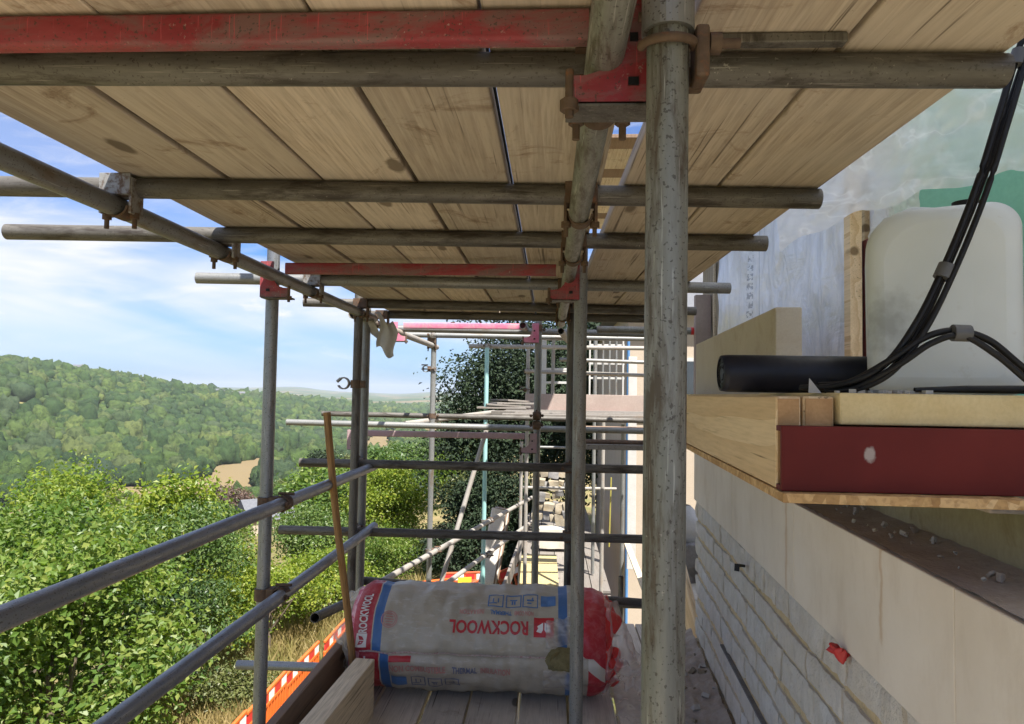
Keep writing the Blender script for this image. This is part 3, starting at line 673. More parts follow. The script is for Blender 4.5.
tube('centre ledger tube running away beneath the transoms next to the big pole', (.068, -1.9, 1.877), (.055, 4.3, 1.877), 'galv_pole', G_L)
tube('short pale tube stub after the end of the centre ledger', (.06, 4.75, 1.872), (.13, 5.6, 1.872), 'galv_pale', G_L)

# uprights
gz = lambda x, y: zt(x, y) - .05
tube('thick weathered upright pole nearest the camera, streaked brown and green', (.124, .82, gz(.1, .8)), (.1305, .82, 1.883), 'galv_pole', G_P)
tube('continuation of the big near pole above its joint sleeve', (.1305, .82, 1.884), (.131, .82, 4.6), 'galv', G_P)
tube('grey upright pole standing in front of the insulation roll', (.104, 2.6, gz(.1, 2.6)), (.104, 2.6, 4.3), 'galv', G_P)
tube('darker upright pole right behind the end of the insulation roll', (.104, 4.02, gz(.1, 4)), (.112, 4.02, 3.6), 'galv_dark', G_P)
tube('upright pole holding the inner end of the pink beams', (-.098, 4.93, gz(-.1, 4.9)), (-.093, 4.93, 1.985), 'galv', G_P)
tube('dark upright pole on the valley side crossing both guard rails', (-1.072, 2.65, gz(-1.07, 2.65)), (-1.07, 2.65, 2.6), 'galv_blue', G_P)
tube('left one of the paired poles where the stop rails meet the guard rails', (-1.085, 3.87, gz(-1.07, 3.9)), (-1.07, 3.87, 2.3), 'galv_dark', G_P)
tube('right one of the paired poles where the stop rails meet the guard rails', (-1.075, 4.03, gz(-1.07, 4)), (-1.068, 4.03, 2.2), 'galv', G_P)
tube('far upright pole standing alone against the sky above the slanting brace', (-1.078, 6.4, gz(-1.05, 6.4)), (-1.07, 6.4, 2.02), 'galv', G_P)
tube('teal painted upright pole in front of the dark yew', (-.735, 8.0, gz(-.7, 8)), (-.73, 8.0, 2.0), 'teal_tube', G_P)
tube('thin pale upright pole at the end of the far toe plank', (-.305, 9.1, gz(-.3, 9)), (-.30, 9.1, 2.15), 'galv_pale', G_P)
tube('pale upright pole standing on the sunlit lower walkway', (.625, 8.6, -1.02), (.632, 8.6, 1.15), 'galv_pale', G_P)
tube('grey upright pole beside the plank near the house corner', (.82, 8.2, gz(.8, 8.2)), (.83, 8.2, 1.12), 'galv', G_P)
tube('upright pole seen right of the big pole with a rusty coupler', (1.02, 5.9, gz(1., 5.9)), (1.02, 5.9, 2.5), 'galv', G_P)

# guard rails
tube('upper guard rail tube on the valley side', (-1.0, -.6, 1.022), (-1.005, 4.05, 1.022), 'galv_blue', G_R)
tube('lower guard rail tube on the valley side', (-.985, -.6, .69), (-1.0, 4.05, .678), 'galv_blue', G_R)
tube('upper stop rail tube across the walkway above the insulation roll', (-1.40, 3.93, 1.044), (.70, 3.96, 1.043), 'galv_dark', G_R)
tube('lower stop rail tube across the walkway above the insulation roll', (-1.505, 3.93, .668), (.70, 3.96, .664), 'galv_dark', G_R)
tube('slightly sloping tube across the walkway hidden partly by the insulation roll', (-1.16, 4.08, .365), (.72, 4.08, .276), 'galv_dark', G_R)
tube('short tube with an open end poking out beside the leaning stick', (-1.11, 3.38, .366), (-1.085, 4.25, .24), 'galv_dark', G_R)
tube('deck transom tube sticking out under the brown toe board', (-1.71, 3.9, -.07), (.78, 3.95, -.07), 'galv_blue', G_T)
tube('deck transom tube hidden under the near floor boards', (-1.3, 2.2, -.07), (.7, 2.2, -.07), 'galv', G_T)
tube('deck transom tube under the floor boards by the far edge', (-1.25, 4.5, -.07), (.78, 4.5, -.07), 'galv_dark', G_T)
# lower scaffold beyond
tube('pale slanting upper rail of the lower scaffold beyond the roll', (-1.26, 5.25, .03), (-.25, 10.0, .0), 'galv_pale', G_R)
tube('pale slanting lower rail of the lower scaffold beyond the roll', (-1.26, 5.4, -.36), (-.22, 10.3, -.365), 'galv_pale', G_R)
tube('pale diagonal brace tube leaning behind the far pole', (-1.12, 7.0, -.66), (-.66, 7.5, 1.12), 'galv_pale', 'braces and loose tubes')
tube('tube under the far platform with a free end left of the paired poles', (-2.12, 5.62, 1.19), (.95, 5.7, 1.165), 'galv', G_T)
tube('faint reddish tube under the far platform behind the first', (-2.12, 6.5, 1.235), (.95, 6.55, 1.22), 'galv_dark', G_T)
tube('pale tube lying on the far platform with its open end towards the camera', (-1.24, 6.0, 1.175), (-.32, 8.9, 1.27), 'galv_pale', 'braces and loose tubes')
tube('grey tube across the top of the far scaffold under the pink beam', (-1.12, 5.06, 1.905), (.85, 5.15, 1.89), 'galv', G_T)
tube('second grey tube across the top of the far scaffold', (-1.3, 6.35, 1.965), (.9, 6.45, 1.96), 'galv', G_T)
tube('pale tube across the top of the far scaffold nearest the house', (-.95, 8.1, 1.985), (1.3, 8.2, 1.99), 'galv_pale', G_T)
tube('short stub with an open black end on the upper pink beam', (-.2, 4.84, 1.917), (-.18, 5.3, 1.917), 'galv', 'braces and loose tubes')
tube('handrail tube in front of the window frames', (.1, 8.9, 1.885), (1.35, 8.95, 1.86), 'galv', G_R)
tube('pale handrail tube above the far toe plank', (-.34, 9.02, 1.735), (1.35, 9.05, 1.70), 'galv_pale', G_R)
tube('reddish tube under the edge of the far platform', (.15, 6.05, 1.05), (1.0, 6.1, 1.045), 'rust', G_T)
tube('dark tube standing in the gap beside the lower walkway', (.62, 6.6, gz(.6, 6.6)), (.66, 6.6, -.2), 'galv_dark', G_P)
tube('dark level tube in the gap beside the lower walkway', (.4, 6.9, -.55), (1.0, 6.9, -.55), 'galv_dark', G_R)
rt_ = thing('capped_tube', 'short tube with a red plastic end cap right of the big pole', 'tube', (0, 0, 0), group='braces and loose tubes')
MB().hollow((.3, 4.75, 1.885), (.93, 4.79, 1.885), R, R * .84).build('tube_body', M['galv'], rt_)
MB().cyl((.925, 4.79, 1.885), (.965, 4.792, 1.885), R * 1.1).build('end_cap', M['refl_red'], rt_)
tube('small dark pole behind the big pole joint up in the board gap', (.16, 1.15, 1.99), (.162, 1.15, 3.6), 'galv', 'braces and loose tubes')
bb = MB().box((0, 0, 0), (.20, .020, .014), bev=.002).build('flat_bar', M['galv_dark']); bb.location = (.297, .978, 1.9425)
tag(bb, 'short rough dark bar fixed under the boards right of the big pole', 'bar')
# sleeve joint
sj = thing('joint_sleeve', 'greenish shiny joint sleeve at the head of the big near pole', 'coupler', (.1305, .82, 1.872))
m = MB().band((0, 0, .07), (0, 0, 1), R + .0008, .0055, .14, n=28); m.build('sleeve_body', M['galv'], sj)
m = MB(); m.box((.004, .034, .07), (.022, .02, .13), bev=.003); m.cyl((.03, .036, .1), (-.03, .036, .1), .006, n=8); m.cyl((.03, .036, .04), (-.03, .036, .04), .006, n=8); m.build('clamp_bolts', M['rust'], sj)

# red board transoms with hook brackets
def hook_beam(label, y, x0, x1, z, mat, pole_x, flip=1, dz=0.0, both=True):
    """painted beam with an L shaped cradle plate at each end"""
    t = thing('cradle_beam', label, 'beam', (0, y, z), group='painted cradle beams')
    b = MB(); L = x1 - x0; n = 12; Rg = []
    prof = []
    for cx, cz, a0 in ((.0075, .015, 0), (-.0075, .015, 90), (-.0075, -.015, 180), (.0075, -.015, 270)):
        for k in range(4):
            a = math.radians(a0 + 30 * k); prof.append((cx + .006 * math.cos(a), cz + .006 * math.sin(a)))
    for x in (x0, x1): Rg.append([Vector((x, -p[0], p[1] + dz * (x - x0))) for p in prof])
    b.rings(Rg, 0, True, True, True); b.build('beam_body', M[mat], t)
    for xe, sgn in (((x1, 1), (x0, -1)) if both else ((x1, 1),)):
        P = MB(); zz = dz * (xe - x0)
        # L outline in x-z with a rounded inner corner, 6 mm plate with a turned lip
        o = [(-.028, -.113), (.082, -.113), (.082, .022), (.037, .022), (.037, -.03), (.031, -.055), (.018, -.07), (-.003, -.077), (-.028, -.078)]
        vs = [Vector((xe + sgn * px, -.032, pz + zz)) for px, pz in o] + [Vector((xe + sgn * px, -.026, pz + zz)) for px, pz in o]
        n_ = len(o); fs = [tuple(range(n_)), tuple(range(2 * n_ - 1, n_ - 1, -1))] + [(i, (i + 1) % n_, n_ + (i + 1) % n_, n_ + i) for i in range(n_)]
        P.add(vs, fs)
        lip = MB(); lip.box((xe + sgn * .027, -.004, -.113 + zz), (.11, .056, .006), bev=.001); lip.build('lip', M['galv_dark'], t)
        P.box((xe + sgn * .083, -.004, -.045 + zz), (.006, .056, .135), bev=.001)
        P.build('cradle_plate', M[mat], t)
        P = MB()
        P.box((xe + sgn * .055, -.0335, -.086 + zz), (.013, .004, .010)); P.box((xe + sgn * .055, -.0335, -.030 + zz), (.010, .004, .010))
        P.build('slot', M['rope_black'], t)
        P = MB(); P.cyl((xe - sgn * .024, -.030, -.130 + zz), (xe - sgn * .024, -.030, -.07 + zz), .0055, n=10); P.cyl((xe - sgn * .024, -.03, -.122 + zz), (xe - sgn * .024, -.03, -.108 + zz), .012, n=6)
        P.build('bolt', M['rust'], t)
        P = MB(); c = (pole_x if sgn > 0 else x0 - .075, -.04 if False else -.07 + 0.0, -.035 + zz)
    return t
hook_beam('worn red beam with cradle plate beside the big near pole', .905, -1.1, .042, 1.9255, 'red', .13)
hook_beam('second red beam with cradle plates between the dark valley pole and the centre pole', 2.6, -1.0, .012, 1.905, 'red', .1)
hook_beam('upper pink beam at the top of the far scaffold', 4.93, -1.04, -.175, 1.915, 'pink', -.1)
hook_beam('lower faded pink beam below the far platform', 4.93, -1.33, -.18, 1.155, 'pink_pale', -.1)

# couplers -----------------------------------------------------------------
def putlog_coupler(label, p, sx=1, mat='zinc'):
    """holds a transom (along x, above) on a ledger (along y, below); p = ledger centre"""
    t = thing('putlog_coupler', label, 'coupler', p, group='couplers tying transoms to ledgers')
    m = MB(); m.band((0, 0, 0), (0, 1, 0), R + .0006, .005, .045, PI * 1.02, PI * 1.98, 14); m.build('strap', M['rust'], t)
    m = MB()
    m.box((0, 0, R + .0003), (.072, .05, .005), bev=.001); m.box((-.036, 0, .022), (.007, .05, .085), bev=.0015); m.box((.036, 0, .022), (.007, .05, .085), bev=.0015)
    m.box((0, -.0275, .048), (.075, .005, .05), bev=.001); m.build('saddle', M[mat], t)
    for s in (-1, 1):
        m = MB(); m.cyl((s * .034, 0, -.052), (s * .034, 0, .01), .0055, n=10); m.cyl((s * .034, 0, -.030), (s * .034, 0, -.016), .0115, n=6)
        m.build('bolt', M['rust'], t)
    return t
for y, lab in ((1.612, 'zinc coupler on the left ledger under the second transom'), (2.155, 'pale coupler on the left ledger under the third transom'), (3.0, 'coupler on the left ledger under the grey transom by the second red beam'), (3.79, 'coupler on the left ledger at the paired poles')):
    putlog_coupler(lab, (-1.02 - .0055 * (y - 1), y, 1.877), mat='zinc' if y < 3.5 else 'rust')
for y, lab in ((1.035, 'rusty coupler on the centre ledger under the nearest transom'), (1.682, 'rusty coupler on the centre ledger under the second transom'), (2.185, 'rusty coupler on the centre ledger under the third transom'), (3.085, 'rusty coupler on the centre ledger behind the second red beam'), (3.92, 'rusty coupler on the centre ledger under the short rear transom')):
    putlog_coupler(lab, (.066 - .002 * (y - .8), y, 1.877), mat='rust')
putlog_coupler('small coupler on the pale far tube by the lone far pole', (-1.085, 6.38, 1.872), mat='rust')

def right_angle_coupler(label, p, side=(1, 0), mat='rust', rail='y'):
    """pole (vertical) at p; rail centre at p + side*0.07"""
    t = thing('fixed_coupler', label, 'coupler', p, group='fixed couplers on the poles')
    d = Vector((side[0], side[1], 0)).normalized(); q = d * .069; ax = Vector((0, 1, 0)) if rail == 'y' else Vector((1, 0, 0))
    m = MB(); m.band((0, 0, 0), (0, 0, 1), R + .0008, .0055, .044, n=24); m.build('pole_band', M[mat], t)
    m = MB(); m.band(q, ax, R + .0008, .0055, .044, n=24); m.build('rail_band', M[mat], t)
    m = MB(); m.box(q * .5, (.03 if abs(d.x) > .5 else .05, .05 if abs(d.x) > .5 else .03, .05), bev=.004)
    tx = Vector((-d.y, d.x, 0))
    for s, b in ((1, Vector((0, 0, 0))), (-1, q)):
        c = b + tx * .038 * s; 
        m.cyl(c - d * .03, c + d * .045, .0058, n=10); m.cyl(c + d * .022, c + d * .034, .0115, n=6)
    m.cyl(q + Vector((0, 0, .036)) - d * .02, q + Vector((0, 0, .036)) + d * .04, .0058, n=10)
    m.build('bolts', M['rust'], t); return t
right_angle_coupler('rusty coupler joining the upper guard rail to the dark valley pole', (-1.0715, 2.65, 1.022), (1, 0))
right_angle_coupler('rusty coupler joining the lower guard rail to the dark valley pole', (-1.0715, 2.65, .682), (1, 0))
right_angle_coupler('zinc coupler joining the upper stop rail to the paired poles', (-1.073, 4.02, 1.044), (0, -1), 'zinc', 'x')
right_angle_coupler('zinc coupler joining the lower stop rail to the paired poles', (-1.077, 4.02, .668), (0, -1), 'zinc', 'x')
right_angle_coupler('rusty coupler joining the upper stop rail to the dark inner pole', (.106, 4.03, 1.043), (0, -1), 'rust', 'x')
right_angle_coupler('rusty coupler joining the lower stop rail to the dark inner pole', (.105, 4.03, .664), (0, -1), 'rust', 'x')
bc = thing('band_coupler', 'rusty band coupler with a bolt clamping the big pole to the red cradle plate', 'coupler', (.1305, .82, 1.858), group='fixed couplers on the poles')
m = MB(); q_ = [Vector(((R + .006) * math.cos(a), (R + .006) * math.sin(a), .004 * math.sin(a))) for a in [-PI * 1.02 + PI * 1.04 * k / 18 for k in range(19)]]; m.sweep(q_, .0055, 10); m.build('band', M['rust'], bc)
m = MB(); m.box((.038, .004, -.012), (.016, .04, .062), bev=.004); m.box((.030, .026, -.03), (.03, .014, .03), bev=.004); m.build('body', M['rust'], bc)
m = MB(); m.cyl((.03, -.004, 0), (.082, -.004, 0), .006, n=10); m.cyl((.047, -.004, 0), (.060, -.004, 0), .0125, n=6); m.build('bolt', M['rust'], bc)
right_angle_coupler('rusty coupler on the inner pole beside the far platform', (-.0955, 4.93, 1.30), (0, -1), 'rust', 'x')
right_angle_coupler('rusty coupler low on the inner pole beside the lower pink beam', (-.096, 4.93, 1.235), (0, -1), 'rust', 'x')
right_angle_coupler('coupler joining the slanting upper rail to the lone far pole', (-1.077, 6.4, .022), (.6, .2), 'zinc')
right_angle_coupler('coupler joining the slanting upper rail to the teal pole', (-.734, 8.0, .012), (.6, .2), 'zinc')
right_angle_coupler('coupler joining the slanting lower rail to the teal pole', (-.734, 8.0, -.362), (.6, .2), 'zinc')
right_angle_coupler('coupler hanging high on the lone far pole', (-1.072, 6.4, 1.66), (-1, 0), 'zinc')
right_angle_coupler('rusty coupler on the pole right of the big pole', (1.02, 5.9, 1.36), (0, -1), 'rust', 'x')
right_angle_coupler('coupler on the thin pale pole by the far toe plank', (-.30, 9.1, 1.5), (-1, 0), 'zinc')
putlog_coupler('coupler on the left ledger under the rearmost transom', (-1.05, 4.335, 1.877), mat='rust')
right_angle_coupler('coupler joining the pale handrail to the thin pale pole', (-.30, 9.1, 1.735), (0, -1), 'zinc', 'x')
right_angle_coupler('coupler at the head of the lone far pole', (-1.07, 6.4, 1.965), (0, -1), 'zinc', 'x')
right_angle_coupler('coupler at the head of the teal pole', (-.73, 8.0, 1.985), (0, 1), 'zinc', 'x')
right_angle_coupler('coupler at the head of the inner pole by the pink beam', (-.0935, 4.93, 1.905), (0, 1), 'rust', 'x')
right_angle_coupler('coupler joining the platform tube to the lone far pole', (-1.075, 6.4, 1.235), (0, 1), 'rust', 'x')
tube('pale upright pole left of the window frames on the far platform', (.02, 9.6, 1.2), (.025, 9.6, 2.3), 'galv_pale', G_P)
tube('thin grey pole in front of the far balustrade', (.60, 9.9, -1.0), (.605, 9.9, 2.3), 'galv', G_P)
tube('pale low rail across the lower walkway in front of the stone heap', (-.5, 11.8, -.1), (1.1, 11.9, -.1), 'galv_pale', G_R)
tube('grey low rail across the lower walkway beside the house', (-.45, 13.4, .45), (1.1, 13.4, .45), 'galv', G_R)
tube('thin upright pole beside the leaning boards', (-.42, 10.4, gz(-.4, 10.4)), (-.42, 10.4, .75), 'galv_pale', G_P)
hk = thing('open_swivel_coupler', 'open empty swivel coupler hanging out from the left paired pole into the sky', 'coupler', (-1.076, 3.87, 1.487))
m = MB(); m.band((0, 0, 0), (0, 0, 1), R + .0008, .0055, .044, n=24); m.box((.036, 0, 0), (.03, .03, .04), bev=.003); m.build('pole_band', M['rust'], hk)
m = MB(); m.band((-.068, -.005, .004), (0, 1, 0), .027, .007, .03, .5, 2 * PI - .4, 20); m.cyl((-.105, -.005, .012), (-.085, -.005, .03), .009, n=8); m.build('open_band', M['zinc'], hk)
rg = thing('torn_wrap', 'torn strip of white plastic hanging from the left ledger at the paired poles', 'plastic scrap', (-1.03, 4.0, 1.85))
def sheet(name, fn, nu, nv, mat, parent=None, thick=0, smooth=True, loc=None):
    V = [fn(u / nu, v / nv) for v in range(nv + 1) for u in range(nu + 1)]
    Fq = [(v * (nu + 1) + u, v * (nu + 1) + u + 1, (v + 1) * (nu + 1) + u + 1, (v + 1) * (nu + 1) + u) for v in range(nv) for u in range(nu)]
    o = raw_mesh(name, V, Fq, mat, parent, smooth)
    if thick:
        md = o.modifiers.new('solid', 'SOLIDIFY'); md.thickness = thick
    if loc: o.location = loc
    return o
sheet('strip', lambda u, v: (.02 + u * .10 + .03 * v + .02 * math.sin(v * 5), .01 * math.sin(u * 9), .05 - v * .20 - u * .06 + .02 * math.sin(u * 7)), 10, 12, M['white_paint'], rg, .0008)
sheet('strip', lambda u, v: (-.06 + u * .07 + .05 * v, .02 + .01 * math.sin(v * 9 + u * 3), .06 - v * .13 - u * .05), 8, 10, M['chalk'], rg, .0008)

# ------------------------------------------------------------------ boards
def board(label, x0, x1, y0, y1, z0, mat='ceil_wood', th=.038, group=None, rz=0, name='scaffold_board', sag=0):
    o = MB().box((0, 0, 0), (x1 - x0, y1 - y0, th), bev=.004).build(name, M[mat])
    o.location = ((x0 + x1) / 2, (y0 + y1) / 2, z0 + th / 2); o.rotation_euler = (0, random.uniform(-.002, .002), rz)
    return tag(o, label, 'board', group)
GB = 'scaffold boards of the upper deck'
cuts = [(-1.02, -.787), (-.770, -.556), (-.5475, -.335), (-.322, -.109), (-.097, .112)]
nm = ['on the valley edge', 'second from the valley edge', 'third from the valley edge', 'fourth from the valley edge', 'beside the centre gap on the valley side']
for (a, b), n in zip(cuts, nm): board('long upper deck board seen from below, ' + n, a, b, .955, 4.55, 1.951, group=GB)
cuts2 = [(-1.02, -.797), (-.793, -.618), (-.614, -.328), (-.324, -.102), (-.098, .11)]
for (a, b), n in zip(cuts2, nm): board('upper deck board before the first red beam, ' + n, a, b, .30, .950, 1.951, group=GB)
for a, b, n in ((.182, .404, 'beside the centre gap on the wall side'), (.413, .648, 'on the wall edge')):
    board('long upper deck board seen from below, ' + n, a - .035, b - .035, .70, 4.55, 1.951, group=GB, rz=.021)
    board('upper deck board before the first red beam, ' + n, a, b, .30, .695, 1.951, group=GB)
o = MB().box((-.555, 2.25, 1.9925), (.90, 4.4, .004)).build('gap_blackout', M['rope_black']); tag(o, 'unseen felt sheet added over the upper deck boards to blacken their gaps', 'felt sheet')  # black sheets added above the boards so the gaps read dark
o = MB().box((.38, 2.6, 1.9925), (.32, 3.6, .004)).build('gap_blackout', M['rope_black']); tag(o, 'narrow unseen felt strip added over the wall side boards to blacken their gap', 'felt sheet')
GB2 = 'boards of the topmost lift'
for i in range(12):
    board(['nearest warm orange', 'second brown', 'third pale', 'fourth warm brown', 'fifth streaky', 'sixth tan', 'seventh brown', 'eighth pale', 'ninth tan', 'tenth brown', 'eleventh pale', 'farthest'][i] + ' crosswise board of the topmost lift seen through the deck gap', -.25, 1.0, 6.85 + i * .32, 7.168 + i * .32, 3.95, 'brown_board' if i % 3 == 0 else 'ceil_wood', group=GB2)
board('unseen long board added high over the wall side to block sun', .68, .90, -1.2, 4.2, 3.95, 'ceil_wood', group=GB2)  # both long boards added out of view to stop sun through the centre gap
board('second unseen long board added high over the wall side to block sun', .91, 1.13, -1.2, 4.2, 3.95, 'ceil_wood', group=GB2)
GF = 'scaffold boards of the walkway floor'
fc = [(-1.0, -.80), (-.79, -.573), (-.558, -.369), (-.361, -.138), (-.124, .091), (.103, .312), (.326, .545), (.553, .775)]
fn_ = ['along the toe board', 'under the loose timber', 'under the left end of the roll', 'under the middle of the roll', 'left of the grey pole', 'behind the grey pole', 'with plastic wrap on it', 'along the stone wall']
for (a, b), n in zip(fc, fn_): board('worn walkway floor board ' + n, a, b, .2, 4.62, -.038, 'floor_wood', group=GF)
for (a, b), n in zip(fc, fn_): board('unseen light bouncing floor board behind the camera ' + n, a, b, -3.2, .19, -.038, 'pale_timber', group=GF)  # kept pale to bounce sun onto the deck above and the wall
# toe board, loose timber, stick
o = MB().box((0, 0, .1125), (.038, 3.3, .245), bev=.004).build('toe_board', M['brown_board']); o.location = (-.985, 2.15, .022); tag(o, 'dark brown toe board on edge along the valley side of the walkway', 'board')
o = MB().box((0, 0, .125), (.088, 1.25, .25), bev=.003).build('loose_timber', M['pale_timber']); o.location = (-.845, 2.58, .001); o.rotation_euler = (0, 0, -.045); tag(o, 'pale new timber set on edge beside the toe board', 'timber')
def stick():
    a = Vector((-.875, 3.28, .01)); b = Vector((-1.012, 3.17, 1.35)); mb = MB(); n = 9; pts = []
    for i in range(n):
        f = i / (n - 1); pts.append(Vector((.006 * math.sin(f * 5), .004 * math.sin(f * 7), f * (b - a).length)))
    mb.sweep(pts, .0165, 10); o = mb.build('wooden_stick', M['stick']); o.location = a; o.rotation_mode = 'QUATERNION'; o.rotation_quaternion = (b - a).to_track_quat('Z', 'Y')
    tag(o, 'brown wooden stick leaning upright against the upper guard rail', 'stick')
stick()
# debris on the boards
def debris(name, label, cat, mat, loc, n, s, flat=.5, seed=1):
    r = random.Random(seed); mb = MB()
    for i in range(n):
        c = (r.gauss(0, s * 1.5), r.gauss(0, s * 1.2), s * .3); rot = Euler((r.random() * 3, r.random() * 3, r.random() * 3)).to_matrix()
        mb.box(c, (s * r.uniform(.5, 1.8), s * r.uniform(.3, .9), s * flat * r.uniform(.3, 1)), rot, bev=s * .05)
    o = mb.build(name, M[mat]); o.location = loc; return tag(o, label, cat)
debris('leaf_litter', 'clump of dead leaves and dirt on the floor boards in front of the roll', 'litter', 'brown_board', (-.44, 3.08, .0), 26, .022, .4, 3)['kind'] = 'stuff'

# ------------------------------------------------------------------ insulation roll
def text_mesh(body, size, align='CENTER'):
    cu = bpy.data.curves.new('txt', 'FONT'); cu.body = body; cu.size = size; cu.align_x = align; cu.align_y = 'CENTER'; cu.resolution_u = 3
    try: cu.offset = size * .03
    except Exception: pass
    ob = bpy.data.objects.new('txt', cu); COL.objects.link(ob); dg = bpy.context.evaluated_depsgraph_get()
    me = bpy.data.meshes.new_from_object(ob.evaluated_get(dg)); vs = [v.co.copy() for v in me.vertices]; fs = [tuple(p.vertices) for p in me.polygons]
    bpy.data.objects.remove(ob); bpy.data.curves.remove(cu); bpy.data.meshes.remove(me)
    return vs, fs
def wrapped_roll():
    RR, L, cy, cz, x0 = .25, 1.19, 3.53, .252, -.925
    t = thing('insulation_roll', 'plastic wrapped mineral wool roll lying across the walkway, red ends and blue bands', 'insulation roll', (x0, cy, 0))
    def rad(u, th):
        e = min(u, 1 - u) * L; k = 1 - .10 * math.exp(-(e / .035) ** 1.5)
        w = .0035 * math.sin(u * 47 + math.sin(th * 3) * 2) + .003 * math.sin(th * 9 + u * 13) + .0045 * mnoise.noise(Vector((u * 34, th * 2.2, 1))) + .006 * mnoise.noise(Vector((u * 9, th * 6, 4))) + .004 * mnoise.noise(Vector((u * 22 + th * 5, th * 12, 9)))
        dent = -.03 * math.exp(-((u - .86) / .06) ** 2 - ((th - .12) / .25) ** 2)
        return (RR + w + dent - .012 * (1 if math.sin(th) < -.93 else 0) - .016 * math.exp(-((th + .035) / .055) ** 2) - .008 * max(0, -math.sin(th)) * (1 if math.cos(th) > 0 else 0)) * k
    def pt(u, th, off=0.0):
        r = rad(u, th) + off; z = cz + r * math.sin(th) * (.985 if th < 0 else 1); y = -r * math.cos(th)
        return Vector((u * L, y * 1.03, max(.003, z)))
    t_ = NT('printed_wrap'); g = t_.n('ShaderNodeTexCoord'); sep = t_.n('ShaderNodeSeparateXYZ'); t_.l(g.outputs['Object'], sep.inputs[0])
    v = t_.coords('Object', (1, 1, 1), False); nn = t_.noise(v, 5, 5, .6); f = t_.noise(t_.coords('Object', (.35, 1, 1), False), 60, 4, .65)
    base = t_.mix(t_.ramp(nn, [(.35, 0), (.65, 1)]), (.36, .325, .255), (.44, .40, .325))
    base = t_.mix(t_.ramp(f, [(.55, 0), (.72, .55)]), base, (.57, .55, .51))
    x = t_.math('SUBTRACT', sep.outputs[0], t_.math('MULTIPLY', t_.math('LESS_THAN', sep.outputs[2], .252), .036))
    r1 = t_.ramp(x, [(0, 1), (.031, 0), (.115, 1)], 'CONSTANT')
    wr = t_.noise(v, 26, 5, .7, 1.0)
    pinky = t_.mix(t_.ramp(wr, [(.4, 0), (.62, 1)]), (.50, .05, .10), (.72, .40, .42))
    red = t_.mix(t_.ramp(wr, [(.45, 0), (.8, .5)]), (.42, .022, .035), (.60, .25, .26)); blue = (.05, .14, .34)
    def stripe(a, b): return t_.math('MULTIPLY', t_.math('GREATER_THAN', x, a), t_.math('LESS_THAN', x, b))
    col = t_.mix(stripe(-1, .022), base, pinky); col = t_.mix(stripe(.022, .113), col, red); col = t_.mix(stripe(.119, .160), col, blue)
    col = t_.mix(stripe(.972, 1.014), col, blue); col = t_.mix(stripe(1.075, 1.30), col, red)
    zz = sep.outputs[2]; diag = t_.math('ADD', zz, t_.math('MULTIPLY', x, .9)); torn = t_.math('MULTIPLY', t_.math('MULTIPLY', stripe(1.075, 1.30), t_.math('GREATER_THAN', diag, 1.17)), t_.math('LESS_THAN', diag, 1.24))
    col = t_.mix(torn, col, (.55, .52, .46))
    t_.set(color=col, rough=t_.ramp(f, [(.3, .28), (.7, .5)]), spec=.5); t_.bump(t_.math('ADD', wr, f), .35, .004)
    nu, nv = 150, 96
    V = [pt(i / nu, -PI + 2 * PI * j / nv) for i in range(nu + 1) for j in range(nv)]
    Fq = [(i * nv + j, (i + 1) * nv + j, (i + 1) * nv + (j + 1) % nv, i * nv + (j + 1) % nv) for i in range(nu) for j in range(nv)]
    wrap = raw_mesh('printed_wrap', V, Fq, t_.mat, t, True)
    for u, nme in ((0, 'end_disc'), (1, 'end_disc')):
        mb = MB(); c = Vector((u * L, 0, cz)); ring = [pt(u, -PI + 2 * PI * j / 48) for j in range(48)]
        mb.rings([ring, [c + (p - c) * .6 + Vector((.012 * (1 if u else -1), 0, 0)) for p in ring], [c + (p - c) * .1 for p in ring]], 0, True, False, True); mb.build(nme, M['cream_foam'] if u == 0 else M['refl_red'], t)
    def on(vs, fs, uc, thc, name, mat, rot=0.0, off=.0022, mi=None):
        mb = MB(); c, s = math.cos(rot), math.sin(rot)
        mb.add([pt((uc + (v.x * c - v.y * s)) / L, thc + (v.x * s + v.y * c) / RR, off) for v in vs], fs); return mb.build(name, mat, t)
    def patch(w, h, nx=8, ny=8, cx=0, cy_=0):
        vs = [Vector((cx - w / 2 + w * i / nx, cy_ - h / 2 + h * j / ny, 0)) for j in range(ny + 1) for i in range(nx + 1)]
        return vs, [(j * (nx + 1) + i, j * (nx + 1) + i + 1, (j + 1) * (nx + 1) + i + 1, (j + 1) * (nx + 1) + i) for j in range(ny) for i in range(nx)]
    ink_r = m_mottle('red_ink', (.45, .02, .03), (.5, .04, .05), 30, .4); ink_b = m_mottle('blue_ink', (.07, .17, .38), (.09, .2, .42), 30, .4); ink_w = M['refl_white']
    ink_p = m_mottle('faded_red_ink', (.48, .22, .2), (.52, .27, .24), 40, .5)
    ink_n = m_mottle('faded_navy_ink', (.12, .14, .24), (.17, .19, .28), 40, .5)
    U = lambda px: (px - 552) / 214.5 - x0
    tv, tf = text_mesh('ROCKWOOL', .083); 
    w = max(v.x for v in tv) - min(v.x for v in tv); k = .365 / w; tv = [Vector((v.x * k, v.y * .95, 0)) for v in tv]
    on(tv, tf, U(494), math.radians(30), 'lettering', ink_r, PI)
    on(*patch(.092, .088), U(548), math.radians(31), 'logo_square', ink_r, 0, .0018)
    def poly(pts2): return [Vector((a, b, 0)) for a, b in pts2], [tuple(range(len(pts2)))]
    for sg in (1, -1):
        on(*poly([(sg * .003, -.02), (sg * .003, .012), (sg * .012, .026), (sg * .034, .02), (sg * .026, .006), (sg * .03, -.004), (sg * .016, -.012)]), U(548), math.radians(31), 'logo_mark', ink_w, PI, .0035)
